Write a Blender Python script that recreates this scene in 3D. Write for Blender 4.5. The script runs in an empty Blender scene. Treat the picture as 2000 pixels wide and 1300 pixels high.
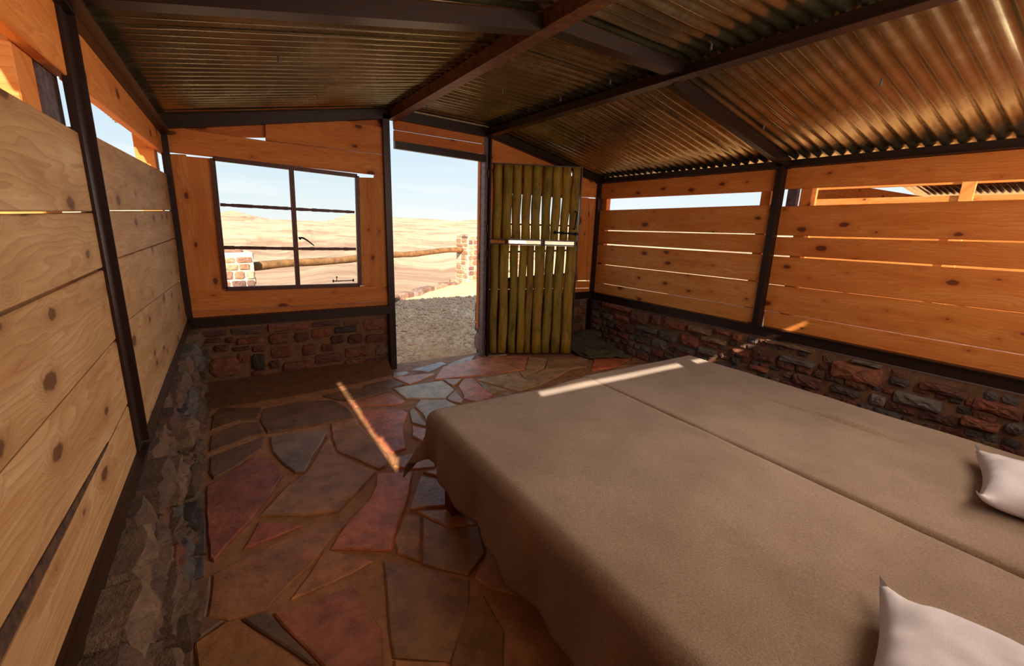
import bpy, bmesh, math, random
from mathutils import Vector, Matrix, noise
R = random.Random(7)
scn = bpy.context.scene
COL = scn.collection

# ---------------------------------------------------------------- camera
FPX, YAW, PITCH, ROLL = 872.85, .5627, -.2385, .0318
CAM = Vector((.3142, -3.99, 1.3544))
W = 3.939                                   # room width; back wall at y = 0
YR = -4.35                                  # inner face of the rear wall
_cy, _sy, _cp, _sp, _cr, _sr = (math.cos(YAW), math.sin(YAW), math.cos(PITCH), math.sin(PITCH), math.cos(ROLL), math.sin(ROLL))
FW = Vector((_sy * _cp, _cy * _cp, _sp))
_r = Vector((_cy, -_sy, 0)); _u = _r.cross(FW)
RT = _r * _cr + _u * _sr
UP = _u * _cr - _r * _sr
cd = bpy.data.cameras.new('camera'); cam = bpy.data.objects.new('camera', cd); COL.objects.link(cam)
cd.sensor_width = 36; cd.lens = FPX / 2000 * 36; cd.clip_end = 20000; cd.clip_start = .02
cam.matrix_world = Matrix(((RT.x, UP.x, -FW.x, CAM.x), (RT.y, UP.y, -FW.y, CAM.y), (RT.z, UP.z, -FW.z, CAM.z), (0, 0, 0, 1)))
scn.camera = cam

# ---------------------------------------------------------------- world, sun, exposure
scn.view_settings.view_transform = 'Standard'; scn.view_settings.look = 'None'
scn.view_settings.exposure = 0.0; scn.view_settings.gamma = 1; scn.view_settings.use_curve_mapping = False
SUN_E, SKY_S = 11.5, 1.1
wd = bpy.data.worlds.new('world'); scn.world = wd; wd.use_nodes = True
nt = wd.node_tree; nt.nodes.clear()
def N(nt, t, **k):
    n = nt.nodes.new(t)
    for a, b in k.items():
        if a == 'i':
            for kk, v in b.items(): n.inputs[kk].default_value = v
        else: setattr(n, a, b)
    return n
def ramp(nt, stops, interp='LINEAR'):
    n = nt.nodes.new('ShaderNodeValToRGB'); n.color_ramp.interpolation = interp
    e = n.color_ramp.elements
    while len(e) < len(stops): e.new(.5)
    for q, (p, c) in zip(e, stops): q.position = p; q.color = (*c, 1) if len(c) == 3 else c
    return n
tc = N(nt, 'ShaderNodeTexCoord'); sx = N(nt, 'ShaderNodeSeparateXYZ'); nt.links.new(tc.outputs['Generated'], sx.inputs[0])
rp = ramp(nt, [(0, (.78, .70, .60)), (.49, (.86, .84, .80)), (.5, (.86, .90, .88)), (.525, (.76, .86, .90)), (.57, (.62, .78, .88)), (.66, (.50, .68, .85)), (.8, (.36, .55, .8)), (1, (.3, .48, .76))])
mr = N(nt, 'ShaderNodeMapRange', i={1: -1, 2: 1}); nt.links.new(sx.outputs[2], mr.inputs[0]); nt.links.new(mr.outputs[0], rp.inputs[0])
mpn = N(nt, 'ShaderNodeMapping'); mpn.inputs['Scale'].default_value = (1.5, 1.5, 14); nt.links.new(tc.outputs['Generated'], mpn.inputs[0])
nz = N(nt, 'ShaderNodeTexNoise', i={'Scale': 2.2, 'Detail': 6}); nt.links.new(mpn.outputs[0], nz.inputs['Vector'])
cr = ramp(nt, [(.52, (0, 0, 0)), (.75, (.55, .55, .55))]); nt.links.new(nz.outputs[0], cr.inputs[0])
mx = N(nt, 'ShaderNodeMix', data_type='RGBA'); mx.inputs[7].default_value = (.95, .97, .98, 1)
nt.links.new(cr.outputs[0], mx.inputs[0]); nt.links.new(rp.outputs[0], mx.inputs[6])
bg = N(nt, 'ShaderNodeBackground'); bg.inputs[1].default_value = SKY_S; nt.links.new(mx.outputs[2], bg.inputs[0])
wo = N(nt, 'ShaderNodeOutputWorld'); nt.links.new(bg.outputs[0], wo.inputs[0])

SD = Vector((.626, 1.61, -1)).normalized()   # direction the sunlight travels
sl = bpy.data.lights.new('sun', 'SUN'); sl.energy = SUN_E; sl.angle = math.radians(.5); sl.color = (1, .9, .74)
so = bpy.data.objects.new('sun', sl); COL.objects.link(so); so.rotation_euler = SD.to_track_quat('-Z', 'Y').to_euler()
def area(name, loc, tgt, sx_, sy_, e, col):
    l = bpy.data.lights.new(name, 'AREA'); l.shape = 'RECTANGLE'; l.size = sx_; l.size_y = sy_; l.energy = e; l.color = col
    o = bpy.data.objects.new(name, l); COL.objects.link(o); o.location = loc
    o.rotation_euler = (Vector(tgt) - Vector(loc)).to_track_quat('-Z', 'Y').to_euler(); return o
# two added fill lamps behind the camera, standing in for daylight from the rear
area('rear_fill', (1.9, -4.28, 1.55), (1.5, 0, 1.2), 3.2, .7, 46, (1, .88, .74))
area('side_fill', (3.72, -4.12, 1.62), (.0, -2.8, 1.35), .9, .35, 15, (1, .88, .74)).data.spread = 1.5  # added lamp out of view, brightens the left wall

# ---------------------------------------------------------------- helpers
def lin(c):
    c /= 255; return c / 12.92 if c <= .04045 else ((c + .055) / 1.055) ** 2.4
def sr(r, g, b): return (lin(r), lin(g), lin(b))
def ray(x, y): return FW * FPX + RT * (x - 1000) - UP * (y - 650)
def at(x, y, ax, v):                        # where the sight line of a photo pixel meets the real plane ax = v
    d = ray(x, y); i = 'XYZ'.index(ax); return CAM + d * ((v - CAM[i]) / d[i])
def atp(x, y, p0, n):
    d = ray(x, y); n = Vector(n); return CAM + d * ((Vector(p0) - CAM).dot(n) / d.dot(n))
def wloc(o):
    v = Vector((0, 0, 0))
    while o is not None: v = v + Vector(o.location); o = o.parent
    return v
def tag(o, label=None, cat=None, group=None, kind=None):
    if label: o['label'] = label
    if cat: o['category'] = cat
    if group: o['group'] = group
    if kind: o['kind'] = kind
    return o
def empty(name, loc=(0, 0, 0), parent=None):
    o = bpy.data.objects.new(name, None); COL.objects.link(o); o.empty_display_size = .05
    o.location = Vector(loc) - (wloc(parent) if parent else Vector((0, 0, 0))); o.parent = parent; return o
def link(name, bm, mat, parent=None, color=None, smooth=False, base=None):
    off = wloc(parent) if parent else Vector(base or (0, 0, 0))
    bmesh.ops.translate(bm, verts=bm.verts, vec=-off)
    me = bpy.data.meshes.new(name); bm.to_mesh(me); bm.free()
    if smooth:
        for p in me.polygons: p.use_smooth = True
    me.materials.append(mat)
    o = bpy.data.objects.new(name, me); COL.objects.link(o); o.parent = parent
    if base is not None and parent is None: o.location = base
    if color: o.color = (*color, 1)
    return o
def addbox(bm, c, ax, ay, az):               # centre and three half-vectors
    c, ax, ay, az = map(Vector, (c, ax, ay, az))
    vs = [bm.verts.new(c + ax * i + ay * j + az * k) for i in (-1, 1) for j in (-1, 1) for k in (-1, 1)]
    fs = [(0, 1, 3, 2), (4, 6, 7, 5), (0, 4, 5, 1), (2, 3, 7, 6), (0, 2, 6, 4), (1, 5, 7, 3)]
    if ax.cross(ay).dot(az) < 0: fs = [f[::-1] for f in fs]
    return [bm.faces.new([vs[i] for i in f]) for f in fs]
def box2(bm, a, b):
    a, b = Vector(a), Vector(b); h = (b - a) / 2
    return addbox(bm, (a + b) / 2, (abs(h.x), 0, 0), (0, abs(h.y), 0), (0, 0, abs(h.z)))
def bar(bm, p0, p1, w, h, up=(0, 0, 1)):     # box along a line, w sideways, h along up
    p0, p1, up = Vector(p0), Vector(p1), Vector(up); d = (p1 - p0); s = d.cross(up).normalized(); u = s.cross(d).normalized()
    return addbox(bm, (p0 + p1) / 2, d / 2, s * w / 2, u * h / 2)
def tube(bm, pts, rad, n=10, half=False, jit=0, cap=True):
    pts = [Vector(p) for p in pts]; rings = []
    rads = rad if isinstance(rad, list) else [rad] * len(pts)
    for i, p in enumerate(pts):
        d = (pts[min(i + 1, len(pts) - 1)] - pts[max(i - 1, 0)]).normalized()
        a = Vector((0, 0, 1)) if abs(d.z) < .9 else Vector((1, 0, 0))
        s = d.cross(a).normalized(); u = s.cross(d)
        rings.append([bm.verts.new(p + (s * math.cos(t) + u * math.sin(t)) * rads[i] * (1 + R.uniform(-jit, jit))) for t in [2 * math.pi * k / n for k in range(n)]])
    for a, b in zip(rings, rings[1:]):
        for k in range(n): bm.faces.new((a[k], a[(k + 1) % n], b[(k + 1) % n], b[k]))
    if cap: bm.faces.new(rings[0][::-1]); bm.faces.new(rings[-1])
def boardmesh(name, poly, nrm, th, mat, parent, color=(1, 1, 1), along=None, bev=.003):
    """plank: polygon on its inner face, extruded by th along nrm; uv runs along the grain in metres"""
    nrm = Vector(nrm).normalized(); poly = [Vector(p) for p in poly]
    if along is None:
        e = [(poly[(i + 1) % len(poly)] - poly[i]) for i in range(len(poly))]
        along = max(e, key=lambda v: v.length)
    along = Vector(along).normalized(); across = nrm.cross(along).normalized()
    bm = bmesh.new()
    a = [bm.verts.new(p) for p in poly]; b = [bm.verts.new(p + nrm * th) for p in poly]; n = len(a)
    bm.faces.new(a); bm.faces.new(b[::-1])
    for i in range(n): bm.faces.new((a[(i + 1) % n], a[i], b[i], b[(i + 1) % n]))
    bmesh.ops.recalc_face_normals(bm, faces=bm.faces)
    if bev: bmesh.ops.bevel(bm, geom=bm.edges[:], offset=bev, segments=1, affect='EDGES')
    uv = bm.loops.layers.uv.new('uv'); u0, v0 = R.uniform(0, 40), R.uniform(0, 40)
    for f in bm.faces:
        for l in f.loops:
            p = l.vert.co; l[uv].uv = (p.dot(along) + u0, p.dot(across) + p.dot(nrm) + v0)
    return link(name, bm, mat, parent, color)
def offs(P, d):                              # inward offset of a 2d polygon
    n = len(P); A = sum(P[i][0] * P[(i + 1) % n][1] - P[(i + 1) % n][0] * P[i][1] for i in range(n)); s = 1 if A > 0 else -1
    out = []
    for i in range(n):
        p0, p1, p2 = P[i - 1], P[i], P[(i + 1) % n]
        def nn(a, b):
            dx, dy = b[0] - a[0], b[1] - a[1]; L = math.hypot(dx, dy) or 1e-6; return (-dy / L * s, dx / L * s)
        a, b = nn(p0, p1), nn(p1, p2); m = (a[0] + b[0], a[1] + b[1]); L = math.hypot(*m) or 1; k = d / max(.45, L / 2)
        out.append((p1[0] + m[0] / L * k, p1[1] + m[1] / L * k))
    return out
def resample(P, step, jit):
    out = []
    for i in range(len(P)):
        a, b = P[i], P[(i + 1) % len(P)]; L = math.hypot(b[0] - a[0], b[1] - a[1]); k = max(1, round(L / step))
        for j in range(k):
            t = j / k; J = jit if j else jit * .3
            out.append((a[0] + (b[0] - a[0]) * t + R.uniform(-J, J), a[1] + (b[1] - a[1]) * t + R.uniform(-J, J)))
    return out
def stone(name, P, org, e1, e2, nrm, h, bev, mat, parent, color, depth=.05, step=.06, jit=.006, rough=.006, convex=False):
    """one stone: 2d outline P in the frame org/e1/e2, standing h proud along nrm, edge worn by bev"""
    org, e1, e2, nrm = map(Vector, (org, e1, e2, nrm))
    P = resample(P, step, jit); bm = bmesh.new()
    T = lambda p, z: org + e1 * p[0] + e2 * p[1] + nrm * z
    r0 = [bm.verts.new(T(p, -depth)) for p in P]
    r1 = [bm.verts.new(T(p, h - bev * .8 + R.uniform(-rough, rough) * .5)) for p in P]
    n = len(P); cx_, cy_ = sum(p[0] for p in P) / n, sum(p[1] for p in P) / n; rad = min(max(p[0] for p in P) - min(p[0] for p in P), max(p[1] for p in P) - min(p[1] for p in P)) / 2
    def shr(Q, d): k = 1 - min(.4, d / rad); return [(cx_ + (p[0] - cx_) * k, cy_ + (p[1] - cy_) * k) for p in Q]
    P2 = shr(P, bev) if convex else offs(P, bev)
    r2 = [bm.verts.new(T(p, h + R.uniform(-rough, rough) * .5)) for p in P2]
    n = len(P); rings = [r0, r1, r2]
    for a, b in zip(rings, rings[1:]):
        for i in range(n): bm.faces.new((a[i], a[(i + 1) % n], b[(i + 1) % n], b[i]))
    if rough > .004:
        P3 = shr(P2, bev * 1.6) if convex else offs(P2, bev * 1.6); r3 = [bm.verts.new(T(p, h + R.uniform(-.5, 1) * rough)) for p in P3]
        for i in range(n): bm.faces.new((r2[i], r2[(i + 1) % n], r3[(i + 1) % n], r3[i]))
        c = (sum(p[0] for p in P3) / n, sum(p[1] for p in P3) / n)
        cv = bm.verts.new(T(c, h + rough * R.uniform(0, 1)))
        for i in range(n): bm.faces.new((r3[i], r3[(i + 1) % n], cv))
    else: bm.faces.new(r2)
    bmesh.ops.recalc_face_normals(bm, faces=bm.faces)
    return link(name, bm, mat, parent, color)

# ---------------------------------------------------------------- materials
def mat(name, rough=.8, metal=0, spec=.5):
    m = bpy.data.materials.new(name); m.use_nodes = True; t = m.node_tree
    b = t.nodes['Principled BSDF']; b.inputs['Roughness'].default_value = rough; b.inputs['Metallic'].default_value = metal
    b.inputs['Specular IOR Level'].default_value = spec
    return m, t, b
def objcoord(t, scale=(1, 1, 1), rnd=True, uv=False):
    c = N(t, 'ShaderNodeTexCoord'); mp = N(t, 'ShaderNodeMapping'); mp.inputs['Scale'].default_value = scale
    t.links.new(c.outputs['UV' if uv else 'Object'], mp.inputs[0])
    if rnd:
        oi = N(t, 'ShaderNodeObjectInfo'); cx = N(t, 'ShaderNodeCombineXYZ'); mm = N(t, 'ShaderNodeMath', operation='MULTIPLY'); mm.inputs[1].default_value = 37
        t.links.new(oi.outputs['Random'], mm.inputs[0])
        for k in range(3): t.links.new(mm.outputs[0], cx.inputs[k])
        t.links.new(cx.outputs[0], mp.inputs['Location'])
    return mp
def mixc(t, fac, a, b, mode='MIX'):
    m = N(t, 'ShaderNodeMix', data_type='RGBA', blend_type=mode)
    for s, k in ((fac, 0), (a, 6), (b, 7)):
        if isinstance(s, (int, float)): m.inputs[k].default_value = s
        elif isinstance(s, tuple): m.inputs[k].default_value = (*s, 1)
        else: t.links.new(s, m.inputs[k])
    return m.outputs[2]
def bump(t, b, h, strength, dist):
    n = N(t, 'ShaderNodeBump'); n.inputs['Strength'].default_value = strength; n.inputs['Distance'].default_value = dist
    t.links.new(h, n.inputs['Height']); t.links.new(n.outputs[0], b.inputs['Normal']); return n
def noi(t, vec, scale, detail=5, rough=.6, dist=0):
    n = N(t, 'ShaderNodeTexNoise', i={'Scale': scale, 'Detail': detail, 'Roughness': rough, 'Distortion': dist}); t.links.new(vec, n.inputs['Vector']); return n.outputs[0]
def mth(t, op, a, b=None):
    n = N(t, 'ShaderNodeMath', operation=op)
    for k, s in enumerate((a, b)):
        if s is None: continue
        if isinstance(s, (int, float)): n.inputs[k].default_value = s
        else: t.links.new(s, n.inputs[k])
    return n.outputs[0]

def pine(name='pine', c0=(214, 140, 72), c1=(232, 166, 98), c2=(240, 186, 128), dk=(176, 96, 38), fb=(190, 112, 52), hl=(160, 80, 28), kn=(74, 34, 16)):
    m, t, b = mat(name, .62, 0, .3)
    c = objcoord(t, rnd=False, uv=True)
    # knots: stretched cells, only some of them
    kv = N(t, 'ShaderNodeMapping'); kv.inputs['Scale'].default_value = (3.2, 6.4, 1); t.links.new(c.outputs[0], kv.inputs[0])
    vo = N(t, 'ShaderNodeTexVoronoi', voronoi_dimensions='2D', i={'Scale': 1, 'Randomness': 1}); t.links.new(kv.outputs[0], vo.inputs['Vector'])
    sel = N(t, 'ShaderNodeSeparateColor'); t.links.new(vo.outputs['Color'], sel.inputs[0])
    size = N(t, 'ShaderNodeMapRange', i={1: .3, 2: 1, 3: .01, 4: .13}); t.links.new(sel.outputs[0], size.inputs[0])
    wob = noi(t, c.outputs[0], 16, 5, .7)
    dd = mth(t, 'ADD', vo.outputs['Distance'], mth(t, 'MULTIPLY', mth(t, 'SUBTRACT', wob, .5), .16))
    q = mth(t, 'SUBTRACT', size.outputs[0], dd)           # > 0 inside a knot
    knot = N(t, 'ShaderNodeMapRange', i={1: -.012, 2: .02, 3: 0, 4: 1}); t.links.new(q, knot.inputs[0])
    halo = N(t, 'ShaderNodeMapRange', i={1: -.16, 2: .02, 3: 0, 4: 1}); t.links.new(q, halo.inputs[0])
    # grain
    sp = N(t, 'ShaderNodeSeparateXYZ'); t.links.new(c.outputs[0], sp.inputs[0])
    g1 = N(t, 'ShaderNodeMapping'); g1.inputs['Scale'].default_value = (.8, 5, 1); t.links.new(c.outputs[0], g1.inputs[0])
    low = noi(t, g1.outputs[0], 1.3, 3, .5)
    ph = mth(t, 'ADD', mth(t, 'ADD', mth(t, 'MULTIPLY', sp.outputs[1], 46), mth(t, 'MULTIPLY', low, 14)), mth(t, 'MULTIPLY', halo.outputs[0], 3.2))
    ring = mth(t, 'FRACT', ph)
    rr = ramp(t, [(0, (0, 0, 0)), (.72, (.55, .55, .55)), (.9, (1, 1, 1)), (1, (0, 0, 0))]); t.links.new(ring, rr.inputs[0])
    g2 = N(t, 'ShaderNodeMapping'); g2.inputs['Scale'].default_value = (3, 95, 1); t.links.new(c.outputs[0], g2.inputs[0])
    fib = noi(t, g2.outputs[0], 1, 4, .65)
    blo = noi(t, g1.outputs[0], 2.3, 4, .6)
    bc = ramp(t, [(.3, sr(*c0)), (.52, sr(*c1)), (.72, sr(*c2))]); t.links.new(blo, bc.inputs[0])
    col = mixc(t, mth(t, 'MULTIPLY', rr.outputs[0], .5), bc.outputs[0], sr(*dk))
    col = mixc(t, mth(t, 'MULTIPLY', fib, .8), col, sr(*fb))
    st = noi(t, g1.outputs[0], .9, 8, .8); str_ = ramp(t, [(.54, (0, 0, 0)), (.74, (.6, .6, .6))]); t.links.new(st, str_.inputs[0])
    col = mixc(t, str_.outputs[0], col, sr(150, 92, 50))
    col = mixc(t, mth(t, 'MULTIPLY', halo.outputs[0], .45), col, sr(*hl))
    kn2 = mixc(t, mth(t, 'FRACT', mth(t, 'MULTIPLY', dd, 60)), sr(*kn), tuple(x * 2.4 for x in sr(*kn)))
    col = mixc(t, mth(t, 'MULTIPLY', knot.outputs[0], .88), col, kn2)
    oi = N(t, 'ShaderNodeObjectInfo'); col = mixc(t, 1.0, col, oi.outputs['Color'], 'MULTIPLY')
    t.links.new(col, b.inputs['Base Color'])
    h = mth(t, 'ADD', mth(t, 'MULTIPLY', rr.outputs[0], .35), fib)
    bump(t, b, h, .35, .002); return m
def stonemat(name, rough, scale, bumpd, spec=.4, contrast=1.0):
    m, t, b = mat(name, rough, 0, spec)
    c = objcoord(t); oi = N(t, 'ShaderNodeObjectInfo')
    a = noi(t, c.outputs[0], scale, 8, .68); a2 = noi(t, c.outputs[0], scale * .3, 4, .6, .6)
    r1 = ramp(t, [(.3, (1 - .6 * contrast,) * 3), (.55, (1, 1, 1)), (.75, (1 + .35 * contrast,) * 3)]); t.links.new(a, r1.inputs[0])
    col = mixc(t, 1.0, oi.outputs['Color'], r1.outputs[0], 'MULTIPLY')
    r2 = ramp(t, [(.42, (0, 0, 0)), (.66, (.6, .6, .6))]); t.links.new(a2, r2.inputs[0])
    col = mixc(t, r2.outputs[0], col, mixc(t, .5, col, sr(112, 84, 62)))
    t.links.new(col, b.inputs['Base Color'])
    bump(t, b, mth(t, 'ADD', a, mth(t, 'MULTIPLY', noi(t, c.outputs[0], scale * 4, 4, .7), .35)), .9, bumpd); return m
def plain(name, col, rough, metal=0, nscale=12, amt=.35, bumpd=.001, col2=None, spec=.5, rnd=True, sc=(1, 1, 1)):
    m, t, b = mat(name, rough, metal, spec); c = objcoord(t, sc, rnd)
    a = noi(t, c.outputs[0], nscale, 6, .65); r = ramp(t, [(.35, (0, 0, 0)), (.65, (1, 1, 1))]); t.links.new(a, r.inputs[0])
    c2 = col2 or tuple(x * (1 - amt) for x in col)
    t.links.new(mixc(t, r.outputs[0], col, c2), b.inputs['Base Color'])
    if bumpd: bump(t, b, a, .6, bumpd)
    return m
PINE = pine()
PALE = pine('pale_pine', (168, 128, 88), (202, 162, 116), (222, 188, 148), (134, 86, 50), (158, 114, 72), (134, 80, 44), (70, 42, 26))  # paler, greyer pine for the left wall boards
STONE = stonemat('rubble_stone', .72, 22, .012, .5)
FLAG = stonemat('flagstone', .42, 9, .007, .55, .95)
MORTAR = plain('mortar', sr(128, 92, 68), .9, 0, 30, .4, .008, spec=.2)
FMORT = plain('floor_mortar', sr(186, 134, 94), .7, 0, 14, .3, .006, col2=sr(156, 104, 72), spec=.3)
STEEL = plain('brown_steel', sr(40, 26, 24), .42, .35, 40, .4, .0006, col2=sr(54, 29, 20))
STEELW = plain('window_steel', sr(74, 42, 38), .5, .2, 60, .4, .0006, col2=sr(96, 50, 36))
JAMB = plain('weathered_steel', sr(126, 110, 116), .5, .3, 30, .3, .0005, col2=sr(84, 66, 66))
BLACK = plain('black_iron', sr(16, 14, 14), .4, .6, 30, .3, .0004)
BEDW = plain('bed_timber', sr(120, 58, 34), .5, 0, 18, .4, .001, col2=sr(82, 36, 22), sc=(1, 1, 6))
CANVAS = plain('canvas', sr(92, 82, 64), .9, 0, 60, .35, .002, col2=sr(70, 60, 44), spec=.2)
MATT = plain('ticking', sr(150, 140, 125), .9, 0, 20, .2, .001)
LOG = plain('log_wood', sr(158, 112, 66), .8, 0, 9, .4, .003, col2=sr(108, 72, 40), sc=(1, 1, 1))
def galv():
    m, t, b = mat('galvanised_iron', .3, .95); c = objcoord(t, (1, 1, 1)); c2 = objcoord(t, (.6, 9, 1))
    a = noi(t, c.outputs[0], 3.2, 7, .7); s = noi(t, c2.outputs[0], 2.5, 6, .7)
    r = ramp(t, [(.3, sr(154, 142, 106)), (.55, sr(190, 176, 136)), (.72, sr(216, 202, 166))]); t.links.new(a, r.inputs[0])
    r2 = ramp(t, [(.6, (0, 0, 0)), (.8, (.4, .4, .4))]); t.links.new(s, r2.inputs[0])
    t.links.new(mixc(t, r2.outputs[0], r.outputs[0], sr(130, 96, 60)), b.inputs['Base Color'])
    rr = N(t, 'ShaderNodeMapRange', i={1: .3, 2: .7, 3: .18, 4: .32}); t.links.new(a, rr.inputs[0]); t.links.new(rr.outputs[0], b.inputs['Roughness'])
    bump(t, b, noi(t, c.outputs[0], 5, 2, .5), .2, .002); return m
GALV = galv()
def polemat():
    m, t, b = mat('split_pole', .62, 0, .35); c = objcoord(t, (14, 14, 1.6)); c1 = objcoord(t, (3, 3, 1))
    a = noi(t, c.outputs[0], 2.2, 6, .7); k = noi(t, c1.outputs[0], 3.2, 5, .75)
    r = ramp(t, [(.25, sr(92, 74, 18)), (.5, sr(146, 118, 44)), (.75, sr(172, 142, 66))]); t.links.new(a, r.inputs[0])
    r2 = ramp(t, [(.56, (0, 0, 0)), (.7, (.75, .75, .75))]); t.links.new(k, r2.inputs[0])
    col = mixc(t, r2.outputs[0], r.outputs[0], sr(58, 44, 16)); oi = N(t, 'ShaderNodeObjectInfo')
    t.links.new(mixc(t, 1.0, col, oi.outputs['Color'], 'MULTIPLY'), b.inputs['Base Color']); bump(t, b, a, .5, .004); return m
POLE = polemat()
def clothmat(name, c1, c2, fine, bd, coarse=3.0):
    m, t, b = mat(name, .95, 0, .15); c = objcoord(t, (1, 1, 1), False)
    f = noi(t, c.outputs[0], fine, 4, .8); l = noi(t, c.outputs[0], coarse, 5, .6); cc = ramp(t, [(.35, c1), (.65, c2)]); t.links.new(l, cc.inputs[0])
    r = ramp(t, [(.3, (.62, .62, .62)), (.7, (1.25, 1.25, 1.25))]); t.links.new(f, r.inputs[0])
    t.links.new(mixc(t, 1.0, cc.outputs[0], r.outputs[0], 'MULTIPLY'), b.inputs['Base Color'])
    b.inputs['Sheen Weight'].default_value = .25; b.inputs['Sheen Roughness'].default_value = .5
    bump(t, b, f, .7, bd); return m
BLANKET = clothmat('wool_blanket', sr(142, 112, 88), sr(162, 132, 108), 170, .006)
LINEN = clothmat('white_cotton', sr(204, 190, 194), sr(218, 206, 208), 900, .0004)
def sand(name, a, b_, sc, bd, far=False):
    m, t, b = mat(name, .95, 0, .1); c = objcoord(t, (1, 1, 1), False)
    n1 = noi(t, c.outputs[0], sc, 9, .7); r = ramp(t, [(.35, a), (.65, b_)]); t.links.new(n1, r.inputs[0]); col = r.outputs[0]
    if far:
        c2 = objcoord(t, (.004, .004, .16), False); n2 = noi(t, c2.outputs[0], 1.6, 8, .75)
        r2 = ramp(t, [(.46, (0, 0, 0)), (.6, (.8, .8, .8))]); t.links.new(n2, r2.inputs[0]); col = mixc(t, r2.outputs[0], col, sr(160, 118, 92))
    t.links.new(col, b.inputs['Base Color']); bump(t, b, n1, .8, bd); return m
SAND = sand('desert_sand', sr(206, 172, 136), sr(224, 194, 158), .05, .2, True)
GRAVEL = sand('gravel_ground', sr(240, 180, 130), sr(255, 214, 164), 9, .03)
PEB = stonemat('pebble', .9, 30, .002, .2)
def glassmat():
    m = bpy.data.materials.new('window_glass'); m.use_nodes = True; t = m.node_tree; t.nodes.clear()
    tr = N(t, 'ShaderNodeBsdfTransparent'); tr.inputs[0].default_value = (.97, .98, .98, 1); gl = N(t, 'ShaderNodeBsdfGlossy'); gl.inputs['Roughness'].default_value = .02
    fr = N(t, 'ShaderNodeFresnel'); fr.inputs[0].default_value = 1.06; mx = N(t, 'ShaderNodeMixShader'); o = N(t, 'ShaderNodeOutputMaterial')
    t.links.new(fr.outputs[0], mx.inputs[0]); t.links.new(tr.outputs[0], mx.inputs[1]); t.links.new(gl.outputs[0], mx.inputs[2]); t.links.new(mx.outputs[0], o.inputs[0]); return m
GLASS = glassmat()

REDS = [sr(126, 66, 48), sr(110, 56, 44), sr(138, 78, 52), sr(96, 56, 46)]
GREYS = [sr(98, 88, 86), sr(84, 72, 70), sr(112, 98, 92), sr(76, 62, 58)]
TANS = [sr(132, 100, 76), sr(120, 86, 66), sr(104, 74, 58)]
def rockcol(): return R.choice(REDS * 2 + GREYS * 2 + TANS)
def mul(c, k): return tuple(x * k for x in c)

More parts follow.
